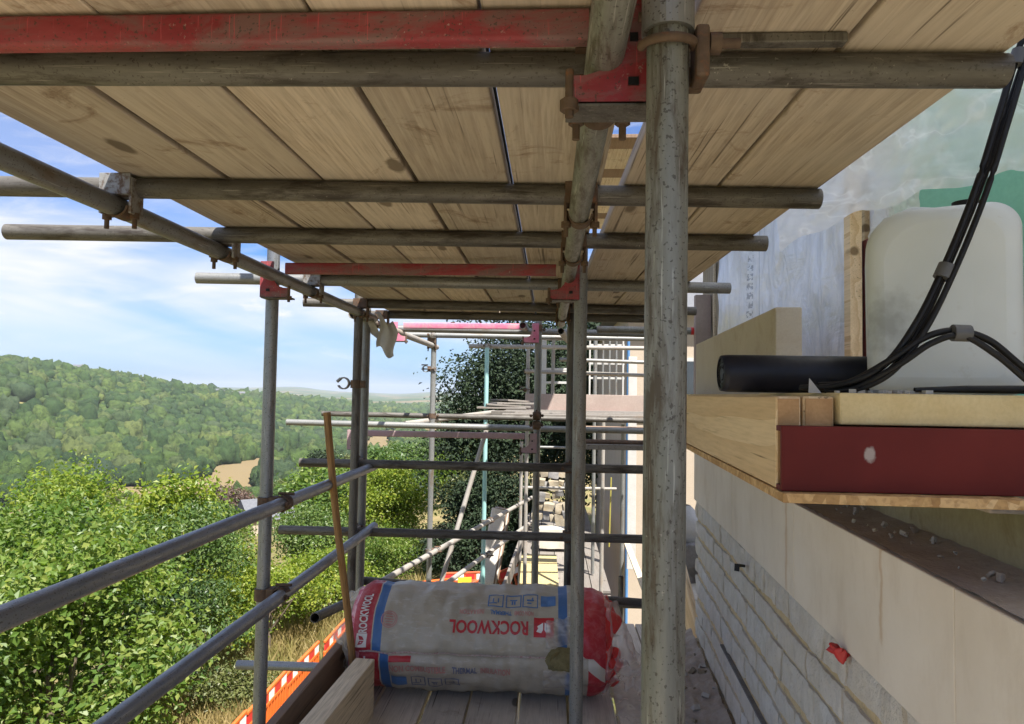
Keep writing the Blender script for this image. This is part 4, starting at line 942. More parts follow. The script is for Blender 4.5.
    tv, tf = text_mesh('NON COMBUSTIBLE THERMAL INSULATION', .030); w = max(v.x for v in tv) - min(v.x for v in tv); k = .36 / w; tv = [Vector((v.x * k, v.y, 0)) for v in tv]
    # upper small line (upside down) red / blue / red
    for body, pxc, wd, ink in (('INSULATION', 476, .115, ink_p), ('THERMAL', 505, .10, ink_b), ('NON COMB', 528, .09, ink_p)):
        a, b = text_mesh(body, .03); w = max(v.x for v in a) - min(v.x for v in a); a = [Vector((v.x * wd / w, v.y * .95, 0)) for v in a]
        on(a, b, U(pxc), math.radians(45), 'lettering', ink, PI)
    for body, pxc, wd, ink in (('NON COMBUSTIBLE', 430, .26, ink_p), ('THERMAL', 477, .115, ink_n), ('INSULATION', 507, .135, ink_p)):
        a, b = text_mesh(body, .046); w = max(v.x for v in a) - min(v.x for v in a); a = [Vector((v.x * wd / w, v.y * .95, 0)) for v in a]
        on(a, b, U(pxc - 6), math.radians(-17), 'lettering', ink, 0)
    # vertical lettering in the red band
    a, b = text_mesh('ROCKWOOL', .06); w = max(v.x for v in a) - min(v.x for v in a); a = [Vector((v.x * .2 / w, v.y * .9, 0)) for v in a]
    on(a, b, .070, math.radians(42), 'lettering', ink_w, PI / 2); on(a, b, .070, math.radians(-28), 'lettering', ink_w, PI / 2)
    on(*patch(.05, .06), .067, math.radians(12), 'logo_square', ink_w, 0, .0018); 
    for sg in (1, -1): on(*poly([(sg * .002, -.014), (sg * .002, .008), (sg * .02, .015), (sg * .016, -.004)]), .067, math.radians(12), 'logo_mark', ink_r, PI / 2, .0035)
    # pictograms: outlined squares with a simple sign in each
    def frame_icon(uc, th, s, ink, kind_):
        th_ = .005; mb = MB()
        for (cx, cyy, w_, h_) in ((0, s / 2, s + th_, th_), (0, -s / 2, s + th_, th_), (s / 2, 0, th_, s - th_), (-s / 2, 0, th_, s - th_)):
            a_, b_ = patch(w_, h_, 4, 4, cx, cyy); mb.add([pt((uc + v.x) / L, th + v.y / RR, .0022) for v in a_], b_)
        sh = {0: [(-.3, -.25, .6, .08), (-.25, .0, .08, .4), (.25, .0, .08, .4)], 1: [(0, .1, .5, .1), (-.12, -.12, .1, .3), (.12, -.12, .1, .3)], 2: [(0, 0, .5, .1), (.2, .12, .1, .3), (-.1, -.2, .3, .09)]}[kind_]
        for (cx, cyy, w_, h_) in sh:
            a_, b_ = patch(w_ * s, h_ * s, 3, 3, cx * s * .7, cyy * s); mb.add([pt((uc + v.x) / L, th + v.y / RR, .0026) for v in a_], b_)
        mb.build('pictogram', ink, t)
    for i, px in enumerate((499, 517, 534)): frame_icon(U(px), math.radians(60), .068, ink_b, i)
    on(*patch(.07, .06), U(552), math.radians(61), 'blue_mark', ink_b)
    on(*patch(.072, .062), U(405), math.radians(-35), 'blue_mark', ink_b)
    for i, px in enumerate((424, 441, 458)): frame_icon(U(px), math.radians(-36), .062, ink_n, i)
    on(*patch(.10, .028), U(407), math.radians(-5.5), 'red_mark', ink_r)
    # round stamp
    mb = MB(); 
    for rr in (.038, .030):
        ring = lambda q: [pt((U(394) + q * math.cos(2 * PI * k / 28)) / L, math.radians(34) + q * math.sin(2 * PI * k / 28) / RR, .0022) for k in range(28)]
        mb.rings([ring(rr), ring(rr - .004)], 0, True, False, False)
    for i in range(5):
        a_, b_ = patch(.04 - abs(i - 2) * .008, .005, 4, 1, 0, (i - 2) * .011); mb.add([pt((U(394) + v.x) / L, math.radians(34) + v.y / RR, .0024) for v in a_], b_)
    mb.build('stamp', ink_p, t)
    # lap seam of the wrap
    mb = MB(); n = 90
    V2 = []
    for i in range(n + 1):
        u = .05 + .80 * i / n; w0 = .0008 * math.sin(i * 1.7) + .003 * math.sin(i * .37)
        V2.append([pt(u, (.007 + w0) / RR, .001), pt(u, (.003 + w0) / RR, .003), pt(u, (-.003 + w0) / RR, .0025), pt(u, (-.006 + w0) / RR, .001)])
    mb.rings(V2, 0, True, True, True, False); mb.build('lap_seam', m_mottle('seam_tape', (.60, .50, .48), (.70, .64, .60), 60, .4, dirt=(.42, .12, .14), dirt_at=.55), t)
    # exposed wool in the tear and torn film
    mb = MB(); n = 28; cx, cth = U(566), math.radians(-2)
    ring = [pt((cx + (.075 + .004 * math.sin(k * 1.9)) * math.cos(2 * PI * k / n)) / L, cth + (.06 + .005 * math.sin(k * 2.7)) * math.sin(2 * PI * k / n) / RR, .002) for k in range(n)]
    r2 = [pt((cx + .06 * math.cos(2 * PI * k / n)) / L, cth + .04 * math.sin(2 * PI * k / n) / RR, .010) for k in range(n)]
    mb.rings([ring, r2], 0, True, False, True); mb.build('exposed_wool', m_mottle('mineral_wool', (.17, .145, .06), (.24, .205, .095), 25, .95, bump=.9, bdist=.01, fine=130), t)
    sheet('torn_film', lambda u, v: tuple(pt((U(550) + u * .13) / L, math.radians(10 + 26 * v) + .1 * u, .006 + .022 * math.sin(u * 9 + v * 4) ** 2)), 18, 14, M['clear'], t)
    sheet('torn_film', lambda u, v: tuple(pt((U(548) + u * .17) / L, math.radians(-12 - 26 * v), .005 + .006 * math.sin(u * 7 + v * 6) ** 2)), 18, 14, M['clear'], t)
    # crumpled skirts of film at both ends
    def skirt(u, v):
        th = -1.2 + 3.0 * v; q = pt(1, th); n = mnoise.noise(Vector((u * 5, v * 9, 2))); d = mnoise.noise(Vector((u * 6, v * 7, 8)))
        return (q.x + u * .17 + .03 * n, q.y * (1 - .25 * u) + .05 * d, max(.006, cz + (q.z - cz) * (1 - .75 * u) - .14 * u * u + .05 * n))
    sheet('loose_film', skirt, 26, 40, M['clear'], t)
    def skirt_r(u, v):
        th = -1.5 + 3.2 * v; q = pt(1, th); n = mnoise.noise(Vector((u * 4, v * 11, 5)))
        return (q.x + u * .055 * (1 + .45 * math.sin(v * 19) + .5 * n), q.y * (1 - .12 * u) + .02 * n, max(.006, cz + (q.z - cz) * (1 - .2 * u) + .03 * n * u))
    sheet('red_film', skirt_r, 12, 60, M['refl_red'], t)
    def skirt_l(u, v):
        th = -1.3 + 3.4 * v; q = pt(0, th); n = mnoise.noise(Vector((u * 4, v * 9, 15)))
        return (q.x - u * .06 * (1 + .6 * math.sin(v * 17)), q.y * (1 - .2 * u) + .02 * n, max(.006, cz + (q.z - cz) * (1 - .3 * u) + .04 * n * u))
    sheet('loose_film', skirt_l, 12, 50, M['clear'], t)
    return t
wrapped_roll()
wp = sheet('loose_wrap', lambda u, v: (.30 + u * .32, 3.2 + v * .75, .004 + .022 * abs(mnoise.noise(Vector((u * 7, v * 9, 3)))) + .05 * max(0, v - .6) * (1 - u)), 36, 50, M['clear'])
tag(wp, 'crumpled clear wrap lying on the floor boards right of the roll', 'plastic wrap')

# ------------------------------------------------------------------ stone wall of the house
KW = .0535; AW = math.atan(KW)
WL = thing('stone_wall', 'pale limestone wall with a smooth top course above rubble blocks', 'wall', (.623, 0, 0), (0, 0, -AW))
# local axes: +y along the wall, +x into the wall
def stone_wall():
    r = random.Random(4); mb = MB(); mo = MB(); y1 = 4.29
    mo.box((.30 + .0095, (y1 - 3.2) / 2 + .0, -1.28), (.576, y1 + 3.16, 4.25)); mo.build('mortar_core', M['mortar'], WL)
    zc = .842; courses = []
    hs = [.112, .10, .125, .095, .118, .105, .12, .13, .12, .13, .14]
    for ci, h in enumerate(hs):
        y = -3.2 + r.uniform(0, .3); ch = ci == 5
        while y < y1 - .02:
            w = r.uniform(.13, .34); e = min(y + w, y1)
            if e - y > .05:
                g = .0075; gz_ = .0; cx = r.uniform(.006, .010); n = 5; V = []
                zb, ztp = zc - h + .013 + r.uniform(0, .007), zc - .004 - r.uniform(0, .007)
                nx, nz = 12, 7; wv = lambda yy_: .011 * mnoise.noise(Vector((yy_ * 2.3, ci * 1.7, 0))) + .006 * mnoise.noise(Vector((yy_ * 6, ci * 3.1, 2)))
                def f(i, j):
                    a, b = i / nx, j / nz; yy = y + g + (e - y - 2 * g) * a; z_ = zb + (ztp - zb) * b + (wv(yy) if ci or b < .9 else 0) * (1 if ci else 1 - b)
                    ed = min(a, 1 - a) * (e - y); eb = min(b, 1 - b) * h; q = min(ed, eb)
                    rough = .006 * mnoise.noise(Vector((yy * 14, z_ * 14, ci))) + .006 * mnoise.noise(Vector((yy * 34, z_ * 20, 7)))
                    jit = .006 * mnoise.noise(Vector((yy * 18, z_ * 18, ci + 3)))
                    return Vector((cx + rough + .005 * math.exp(-q / .0035), yy + jit * .8, z_ + jit * .7))
                V = [f(i, j) for j in range(nz + 1) for i in range(nx + 1)]
                mb.add(V, [(j * (nx + 1) + i, j * (nx + 1) + i + 1, (j + 1) * (nx + 1) + i + 1, (j + 1) * (nx + 1) + i) for j in range(nz) for i in range(nx)], 0, True)
                # sides back into the mortar
                per = [f(i, 0) for i in range(nx + 1)] + [f(nx, j) for j in range(1, nz + 1)] + [f(i, nz) for i in range(nx - 1, -1, -1)] + [f(0, j) for j in range(nz - 1, 0, -1)]
                mb.rings([per, [p + Vector((.05, 0, 0)) for p in per]], 0, False, False, False)
            y = e
        zc -= h + (.02 if ci == 4 else 0)
        if ci == 4:
            sl_ = MB().box((.012, 2.6, zc + .012), (.02, 1.7, .008), bev=.002); sl_.build('slot_shade_strip', M['slate'], WL)  # dark strip stands in for the shaded slot between the courses
    mb.build('rubble_face', M['rubble'], WL)
    fa = MB(); ys = [-3.2, -2.1, -1.0, .2, 1.27, 2.23, 3.18, y1]
    for a, b in zip(ys, ys[1:]):
        fa.box((.075, (a + b) / 2, .9865), (.150, b - a - .003, .287), bev=.0025)
    t = NT('stained_fascia'); v = t.coords('Object', (1, 1, 1), False); a = t.noise(v, 3, 6, .6); f = t.noise(v, 150, 4, .6)
    col = t.mix(t.ramp(a, [(.35, 0), (.65, 1)]), (.70, .625, .515), (.78, .71, .605))
    col = t.mix(t.ramp(t.noise(t.coords('Object', (1, 1, .35), False), 7, 6, .7), [(.5, 0), (.72, .45)]), col, (.55, .46, .35))
    sep = t.n('ShaderNodeSeparateXYZ'); t.l(v, sep.inputs[0])
    for yy, zlo, wd in ((1.575, .95, .010), (2.31, .845, .016), (1.50, 1.05, .02)):
        d = t.math('ABSOLUTE', t.math('ADD', t.math('SUBTRACT', sep.outputs[1], yy), t.math('MULTIPLY', t.math('SUBTRACT', t.noise(v, 18, 3), .5), .03)))
        fac = t.math('MULTIPLY', t.ramp(t.math('DIVIDE', d, wd), [(.2, .5), (1, 0)]), t.ramp(t.math('ADD', sep.outputs[2], t.math('MULTIPLY', t.noise(v, 25, 3), .08)), [(zlo + .02, 0), (min(.99, zlo + .07), 1)]))
        col = t.mix(fac, col, (.50, .32, .15))
    t.set(color=col, rough=.85, spec=.2); t.bump(t.math('ADD', f, a), .15, .002)
    fa.build('fascia_course', t.mat, WL)
    bd = MB(); nx, ny = 6, 260; V = []
    for j in range(ny + 1):
        for i in range(nx + 1):
            y = -3.2 + (y1 + 3.2) * j / ny; x = .004 + .150 * i / nx; V.append((x, y, 1.1305 + .006 + .006 * mnoise.noise(Vector((x * 40, y * 30, 0))) + (.012 * (i / nx) ** 3)))
    bd.add(V, [(j * (nx + 1) + i, j * (nx + 1) + i + 1, (j + 1) * (nx + 1) + i + 1, (j + 1) * (nx + 1) + i) for j in range(ny) for i in range(nx)], 0, True); bd.build('mortar_bed', M['dirt'], WL)
stone_wall()
up_ = MB().box((.155 + .30, .55, .30), (.60, 7.46, 1.96)).build('upstand_wall', M['render']); up_.location = (.623, 0, 0); up_.rotation_euler = (0, 0, -AW)
tag(up_, 'greenish stained concrete wall rising behind the stone ledge', 'wall')
def on_wall(x, y, z): return (.623 + x * math.cos(AW) + y * math.sin(AW), -x * math.sin(AW) + y * math.cos(AW), z)
for i in range(44):
    y = random.uniform(.95, 2.3); s = random.choice([.003, .004, .005, .007, .011]); 
    mb = MB(); rot = Euler((random.random() * 3, random.random() * 3, random.random() * 3)).to_matrix(); mb.box((0, 0, 0), (s * 1.5, s, s * .6), rot, bev=s * .15); mb.box((s * .6, s * .3, 0), (s, s * .6, s * .5), rot, bev=s * .1)
    o = mb.build('mortar_chip', M['chalk'] if i % 3 else M['dirt']); o.location = on_wall(random.uniform(.03, .14), y, 1.146 + s * .3)
    tag(o, 'pale chip of mortar lying on the dirty ledge of the stone wall', 'chip', 'mortar chips on the ledge')
# wall tie and red scrap
mb = MB(); mb.box((0, 0, 0), (.055, .02, .004), bev=.001); mb.box((-.0265, 0, -.012), (.004, .02, .028), bev=.001); mb.box((.02, 0, -.004), (.05, .006, .01), bev=.001)
o = mb.build('wall_tie', M['rope_black']); o.location = on_wall(-.024, 2.88, .79); o.rotation_euler = (0, .2, .9); tag(o, 'dark bent metal wall tie sticking out of the rubble joint', 'wall tie')
o = sheet('red_scrap', lambda u, v: ((v - .5) * .020 + .010 * math.sin(u * 17 + v * 5), (u - .5) * .062, .012 * math.sin(u * 11 + v * 6) - v * .016), 22, 12, M['refl_red'], None, .001); o.location = on_wall(-.012, 1.80, .84); tag(o, 'crumpled scrap of red plastic stuck in the joint below the smooth course', 'plastic scrap')

# ------------------------------------------------------------------ platform above the ledge
AO = dict(rot=(0, 0, -AW))
def pl_box(name, label, cat, mat, x0, x1, y0, y1, z0, z1, bev=.002, rz=-AW, pivot=None):
    o = MB().box(((x1 - x0) / 2, (y1 - y0) / 2, (z1 - z0) / 2), (x1 - x0, y1 - y0, z1 - z0), bev=bev).build(name, M[mat])
    o.location = (x0, y0, z0); o.rotation_euler = (0, 0, rz); return tag(o, label, cat)
pl_box('osb_sheet', 'golden strand board sheet under the overhanging timbers and red steel', 'board', 'osb', .363, .722, 1.135, 2.9, 1.2865, 1.3015, .001)
def beam_with_end(name, label, x0, x1, y0, y1, z0, z1):
    t = thing(name, label, 'timber', (x0, y0, z0), (0, 0, -AW))
    MB().box(((x1 - x0) / 2, (y1 - y0) / 2 + .001, (z1 - z0) / 2), (x1 - x0, y1 - y0, z1 - z0), bev=.003).build('beam_body', M['new_pine'], t)
    MB().box(((x1 - x0) / 2, -.0008, (z1 - z0) / 2), (x1 - x0 - .007, .0016, z1 - z0 - .007)).build('cut_end', M['end_grain'], t); return t
beam_with_end('pine_beam', 'new sawn pine beam running away along the platform edge', .367, .407, 1.185, 2.95, 1.303, 1.452)
beam_with_end('pine_beam', 'second pine beam showing only its orange cut end beside the foam', .411, .460, 1.186, 2.9, 1.303, 1.453)
pl_box('foam_board', 'cream rigid foam slab resting behind the red steel', 'foam slab', 'cream_foam', .463, 1.5, 1.17, 1.62, 1.408, 1.4595, .004, 0)
pl_box('foam_board', 'cream rigid foam slab under the black roll and the stone block', 'foam slab', 'cream_foam', .50, 1.4, 1.63, 4.0, 1.408, 1.458, .004, -AW)
st = thing('steel_beam', 'red oxide primed steel channel with a pale scuff on its face', 'steel beam', (.366, 1.152, 1.3025))
mb = MB(); mb.box((.45, .004, .0515), (.90, .008, .103), bev=.0015); mb.box((.45, .018, .0045), (.90, .020, .009), bev=.001); mb.box((.45, .018, .0985), (.90, .020, .009), bev=.001); mb.build('channel', M['steelred'], st)
pl_box('screed_slab', 'dusty grey slab edge under the foam on the platform', 'slab', 'dirt', .74, 1.6, 1.25, 4.0, 1.26, 1.405, .004, -AW)
# cream stone block on edge
o = MB().box((.041, .85, .14), (.082, 1.7, .28), bev=.004).build('stone_block', M['lime']); o.location = (.712, 2.3, 1.459); o.rotation_euler = (0, 0, -AW); tag(o, 'cream sawn stone block set on edge behind the black roll', 'stone block')
# black roll
rl = thing('damp_course_roll', 'black damp proof course roll lying in front of the cream stone block', 'roll', (.342, 1.46, 1.4975))
mb = MB(); mb.rings([[Vector((x, r_ * math.cos(a), r_ * math.sin(a))) for a in [2 * PI * k / 36 for k in range(36)]] for x, r_ in ((0, .030), (.001, .036), (.012, .0375), (.05, .0378), (.33, .0378), (.342, .0372), (.345, .031))], 0, True, False, False)
mb.build('roll_body', M['navy_roll'], rl)
mb = MB(); sp = [Vector((.004 + .002 * math.sin(k), (.012 + .02 * k / 90) * math.cos(k * .42), (.012 + .02 * k / 90) * math.sin(k * .42))) for k in range(90)]; mb.sweep(sp, .0012, 5); mb.cyl((.003, 0, 0), (.33, 0, 0), .031, n=24); mb.build('wound_end', M['rope_black'], rl)
# jerrycan
def jerrycan():
    t = thing('jerrycan', 'large translucent white plastic jerrycan standing on the foam slab', 'jerrycan', (.748, 1.42, 1.4605), (0, 0, -.40))
    def outline(inset, top=0):
        W_, H_ = .122 - inset, .350 - inset; pts = []
        def arc(cx, cz, r, a0, a1, n=8):
            for k in range(n + 1):
                a = math.radians(a0 + (a1 - a0) * k / n); pts.append((cx + r * math.cos(a), cz + r * math.sin(a)))
        rb = .02; arc(W_ - rb, inset + rb, rb, -90, 0, 6); arc(W_ - .05, H_ - .055, .05, 0, 85, 10); arc(-W_ + .075, H_ - .085, .078, 98, 174, 12); arc(-W_ + rb, inset + rb, rb, 180, 270, 6)
        return pts
    mb = MB(); D = .13; Rg = []
    for y, ins in ((-D, .030), (-D - .004 + .006, .016), (-D + .012, .006), (-D + .03, 0), (D - .03, 0), (D - .012, .006), (D, .02)):
        Rg.append([Vector((x, y, max(z, 0))) for x, z in outline(ins)])
    mb.rings(Rg, 0, True, False, False)
    # front and back panels, gently dished
    for rg_, sg in ((Rg[0], -1), (Rg[-1], 1)):
        c = Vector((0, rg_[0].y, .17)); prev = rg_
        for k, dd in ((.5, .003), (.02, .003)):
            cur = [Vector((c.x + (p.x - c.x) * k, rg_[0].y - sg * dd, c.z + (p.z - c.z) * k)) for p in rg_]; mb.rings([prev, cur], 0, True, False, False); prev = cur
    mb.build('body', M['can'], t)
    mb = MB(); mb.cyl((.05, 0, .345), (.05, 0, .372), .024, n=20); mb.build('screw_cap', M['rope_black'], t)
    mb = MB(); mb.sweep([(-.10, .0, .30), (-.085, 0, .345), (-.04, 0, .362), (0, 0, .356)], .010, 10); mb.build('handle', M['can'], t)
jerrycan()
# cables
def catmull(pts, n=10):
    P_ = [Vector(p) for p in pts]; P_ = [P_[0] * 2 - P_[1]] + P_ + [P_[-1] * 2 - P_[-2]]; out = []
    for i in range(1, len(P_) - 2):
        for k in range(n):
            t = k / n; a, b, c, d = P_[i - 1:i + 3]
            out.append(.5 * ((2 * b) + (c - a) * t + (2 * a - 5 * b + 4 * c - d) * t * t + (3 * b - a - 3 * c + d) * t ** 3))
    out.append(P_[-2]); return out
main = [(.86, 1.10, 2.35), (.80, 1.14, 2.16), (.758, 1.17, 2.045), (.725, 1.18, 1.924), (.684, 1.18, 1.792), (.635, 1.18, 1.669), (.587, 1.18, 1.571), (.539, 1.19, 1.503), (.48, 1.22, 1.472), (.44, 1.28, 1.468)]
cb = thing('cable_bundle', 'pair of black cables hanging down in front of the jerrycan, taped together', 'cables', (0, 0, 0))
MB().sweep(catmull(main), .0056, 10).build('cable', M['rope_black'], cb)
MB().sweep(catmull([(x + .012 + .006 * math.sin(i), y + .006, z - .004) for i, (x, y, z) in enumerate(main)]), .0052, 10).build('cable', M['rope_black'], cb)
MB().sweep(catmull([(x + .010 + (i > 7) * .010, y - .010, z - .010 - (i > 7) * .001) for i, (x, y, z) in enumerate(main[0:9] + [(.47, 1.25, 1.468)])]), .0048, 10).build('cable', M['rope_black'], cb)
for a, b, rr in ((.3, .06, .0135), (.8, .0, .0145)):
    p = catmull(main)[int(len(catmull(main)) * (.245 if a < .5 else .56))]; q = catmull(main)[int(len(catmull(main)) * (.245 if a < .5 else .56)) + 2]
    MB().cyl(p + Vector((.006, .002, 0)), q + Vector((.006, .002, 0)), rr, n=14).build('tape_band', M['tape'], cb)
cb2 = thing('cable_loop', 'black cable loop arching from the bundle to the right edge past the jerrycan', 'cables', (0, 0, 0))
loop = [(.46, 1.25, 1.472), (.50, 1.22, 1.478), (.55, 1.18, 1.515), (.595, 1.17, 1.549), (.64, 1.165, 1.561), (.69, 1.16, 1.546), (.74, 1.155, 1.502), (.785, 1.15, 1.472), (.90, 1.17, 1.468)]
MB().sweep(catmull(loop), .0056, 10).build('cable', M['rope_black'], cb2)
MB().sweep(catmull([(x + .006, y - .012, z - .009 - (.016 if 5 <= i <= 6 else 0)) for i, (x, y, z) in enumerate(loop)]), .0052, 10).build('cable', M['rope_black'], cb2)
lp = catmull(loop); MB().cyl(lp[40] + Vector((-.006, -.006, -.004)), lp[42] + Vector((.01, -.006, -.004)), .0135, n=14).build('tape_band', M['tape'], cb2)
o = MB().sweep([(.60, 1.21, 1.4665), (.68, 1.205, 1.4685), (.80, 1.20, 1.4695), (.95, 1.2, 1.469)], [.004, .0065, .0075, .0075], 10).build('cable_end', M['rope_black']); tag(o, 'loose flat black cable end lying along the foam in front of the jerrycan', 'cable')
mb = MB(); r_ = random.Random(2)
for i in range(40):
    s = r_.uniform(.003, .009); mb.box((r_.uniform(.47, .62), r_.uniform(1.19, 1.24), 1.4600 + s * .3), (s * 1.6, s, s * .7), Euler((0, 0, r_.random() * 3)).to_matrix())
tag(mb.build('stone_crumbs', M['chalk']), 'crumbs of white stone dust along the platform edge', 'crumbs', kind='stuff')
mb = MB(); mb.add([(.43, 1.215, 1.459), (.455, 1.225, 1.459), (.445, 1.235, 1.459), (.434, 1.222, 1.484)], [(0, 1, 3), (1, 2, 3), (2, 0, 3), (0, 2, 1)]); tag(mb.build('stone_shard', M['chalk']), 'sharp white shard of stone lying against the black roll', 'stone shard')

def rough_block(name, label, cat, mat, c, size, seed, amp=.03):
    bm = bmesh.new(); bmesh.ops.create_cube(bm, size=1); bmesh.ops.subdivide_edges(bm, edges=list(bm.edges), cuts=9, use_grid_fill=True)
    for v in bm.verts:
        p = Vector((v.co.x * size[0], v.co.y * size[1], v.co.z * size[2])); v.co = p + Vector((mnoise.noise(p * 5 + Vector((seed, 0, 0))), mnoise.noise(p * 5 + Vector((0, seed, 0))), mnoise.noise(p * 5 + Vector((0, 0, seed))))) * amp
    me = bpy.data.meshes.new(name); bm.to_mesh(me); bm.free(); me.materials.append(M[mat]); o = link(bpy.data.objects.new(name, me)); o.location = c; return tag(o, label, cat)
def rubble_strip(u, v):
    y = 2.5 + 1.85 * v; x0 = .56 + .03 * mnoise.noise(Vector((y * 4, 0, 0))); x1 = .618 + KW * y
    n = mnoise.noise(Vector((u * 3, y * 7, 1))) * .018 + mnoise.noise(Vector((u * 9, y * 22, 4))) * .012
    return (x0 + (x1 - x0) * u, y, .002 + (.012 + .055 * u * u + n) * min(1, u * 6) * 1.0)
o = sheet('mortar_debris', rubble_strip, 24, 170, M['dirt']); tag(o, 'brown mortar and rubble debris along the foot of the stone wall', 'debris', kind='stuff')
for i in range(34):
    y = random.uniform(2.7, 4.3); u = random.uniform(.25, .95); p = rubble_strip(u, (y - 2.5) / 1.85); sz = random.choice([.008, .012, .018, .028])
    o = rough_block('rubble_chip', 'pale stone chip among the debris at the foot of the wall', 'stone chip', 'chalk' if i % 3 else 'dark_lime', (p[0], p[1], p[2] + sz * .2), (sz * 1.5, sz, sz * .7), i + 50, sz * .4); o['group'] = 'stone chips in the debris'; o.rotation_euler = (random.random(), random.random(), random.random() * 3)
# ------------------------------------------------------------------ the open upper storey
def wrinkle(u, v, s=1.0, seed=0):
    return s * (.035 * mnoise.noise(Vector((u * 3, v * 2, seed))) + .022 * mnoise.noise(Vector((u * 7 + v * 3, v * 6, seed + 4))) + .010 * mnoise.noise(Vector((u * 16 - v * 9, v * 13, seed + 9))))
# foil membrane facing the valley
o = sheet('foil_membrane', lambda u, v: (.90 + .44 * u + wrinkle(u * 1.6, v * .7, .9, 2) * 1.1 + .018 * math.sin(u * 21 + 2 * math.sin(v * 4)), 3.9 - 1.0 * u, 1.35 + 1.6 * v), 90, 70, M['foil'], None, .001)
tag(o, 'crinkled silver foil membrane hanging behind the cream stone block', 'membrane')
pl_box('timber_stud', 'upright pine stud at the edge of the foil membrane', 'stud', 'new_pine', 1.175, 1.222, 2.86, 2.92, 1.3, 3.6, .002, 0)
pl_box('timber_stud', 'upright pine stud behind the shoulder of the jerrycan', 'stud', 'new_pine', 1.30, 1.345, 3.02, 3.08, 1.3, 3.6, .002, 0)
pl_box('steel_post', 'red oxide steel post between the pine stud and the jerrycan', 'steel post', 'redox', 1.232, 1.40, 2.84, 2.97, 1.3, 2.08, .002, 0)
pl_box('membrane_board', 'green breather membrane wall behind the jerrycan', 'wall', 'teal_board', 1.25, 2.6, 3.12, 3.16, 1.3, 3.4, .002, 0)
def poly_fn(u, v):
    x = .86 + 1.35 * u; zlow = 2.0 + .22 * min(1, u / .35) + .012 * math.sin(u * 40) + .02 * math.sin(u * 13)
    y = 2.72 - .38 * u - .25 * v * v; sag = wrinkle(u * 2.2, v * 1.8, 1.5, 11) + .025 * math.sin(u * 9 + v * 7) * (1 - v)
    fold = .09 * math.sin(u * 26 + v * 9 + 3 * math.sin(v * 5)) * math.exp(-((v - .25) / .25) ** 2) * .35 + .05 * math.exp(-((v - .22 - .25 * u) / .05) ** 2) * math.sin(u * 6 + 1) + .04 * math.exp(-((v - .45 + .3 * u) / .04) ** 2)
    return (x, y + sag + fold, zlow + (3.45 - zlow) * v)
o = sheet('polythene_sheet', poly_fn, 120, 100, M['poly']); tag(o, 'milky polythene sheet draped above the jerrycan, its lower edge loose', 'plastic sheet')
def poly2(u, v):
    return (1.225 + .16 * u + .03 * math.sin(v * 5), 2.83 - .05 * u + wrinkle(u, v * 2, .9, 21), 2.05 + .5 * v - .12 * u * (1 - v))
o = sheet('polythene_flap', poly2, 30, 50, M['poly']); tag(o, 'folded polythene flap hanging beside the pine stud above the red post', 'plastic sheet')
# body of the house, mostly outside the picture
hs = thing('house_storey', 'rendered upper storey of the house right of the platform', 'house', (0, 0, 0))
MB().box((3.3, 1.35, 2.0), (1.0, 4.3, 9.2)).build('side_wall', M['cream_wall'], hs)
MB().box((2.2, 3.9, .0), (1.6, .9, 3.0)).build('end_wall', M['cream_wall'], hs)
ro = sheet('sun_diffuser', lambda u, v: (.75 + 2.3 * u, -.85 + 5.4 * v, 4.45 + .35 * u + wrinkle(u * 2, v * 4, 1.2, 31)), 30, 60, M['sun_diffuser']); tag(ro, 'unseen milky roof sheet added over the platform to soften the sun', 'roof sheet')  # sheet added out of view to block direct sun and give soft fill
# rubble pier, pink board and battens beyond
rough_block('stone_pier', 'rough aged stone pier at the corner of the house beyond the cream block', 'pier', 'dark_lime', (1.19, 4.75, .3), (.27, .5, 4.4), 3, .035)
pl_box('plasterboard', 'pinkish grey board standing beside the stone pier', 'board', 'pinkboard', .945, 1.045, 4.72, 4.78, 1.2, 2.12, .002, 0)
pl_box('roof_batten', 'thin pale batten leaning on the stone pier', 'batten', 'pale_timber', 1.052, 1.070, 4.46, 4.49, 1.4, 2.34, .002, 0).rotation_euler = (0, .06, 0)
pl_box('roof_batten', 'thin pale batten standing at the edge of the pinkish board', 'batten', 'pale_timber', 1.036, 1.05, 4.60, 4.63, 1.4, 2.32, .002, 0)

# ------------------------------------------------------------------ far platform, lower walkway and far house
GP = 'boards laid on the far platform'
for i, (y, z, x0, x1, rz) in enumerate(((6.65, 1.245, -.45, 1.2, .012), (6.95, 1.25, -.35, 1.2, -.01), (7.25, 1.252, -.6, 1.1, .02), (7.6, 1.247, -.5, 1.2, 0), (8.0, 1.25, -.5, 1.3, .01))):
    o = MB().box((0, 0, 0), (x1 - x0, .225, .038), bev=.003).build('platform_board', M['dusty_wood']); o.location = ((x0 + x1) / 2, y, z); o.rotation_euler = (0, 0, rz)
    tag(o, 'dusty pale board on the far platform, number %s from its front edge'.replace('number %s from', ['first from', 'second from', 'third from', 'fourth from', 'fifth from'][i]), 'board', GP)
for i in range(4):
    o = MB().box((0, 0, 0), (.55 - i * .05, .4, .02), bev=.002).build('stacked_sheet', M['dusty_wood']); o.location = (-.55 + i * .04, 8.1 + i * .05, 1.285 + i * .026); o.rotation_euler = (0, .05 * (i % 2), .2 * i)
    tag(o, ['lowest', 'second', 'third', 'topmost'][i] + ' pale offcut sheet stacked on the far platform beside the teal pole', 'sheet', 'offcut sheets beside the teal pole')
o = MB().box((0, 0, 0), (1.75, .038, .25), bev=.004).build('toe_plank', M['dusty_wood']); o.location = (.55, 9.0, 1.325); tag(o, 'pinkish toe plank on edge at the back of the far platform', 'board')
M['pinkdust'] = M['pinkboard']; o.data.materials[0] = M['pinkboard']
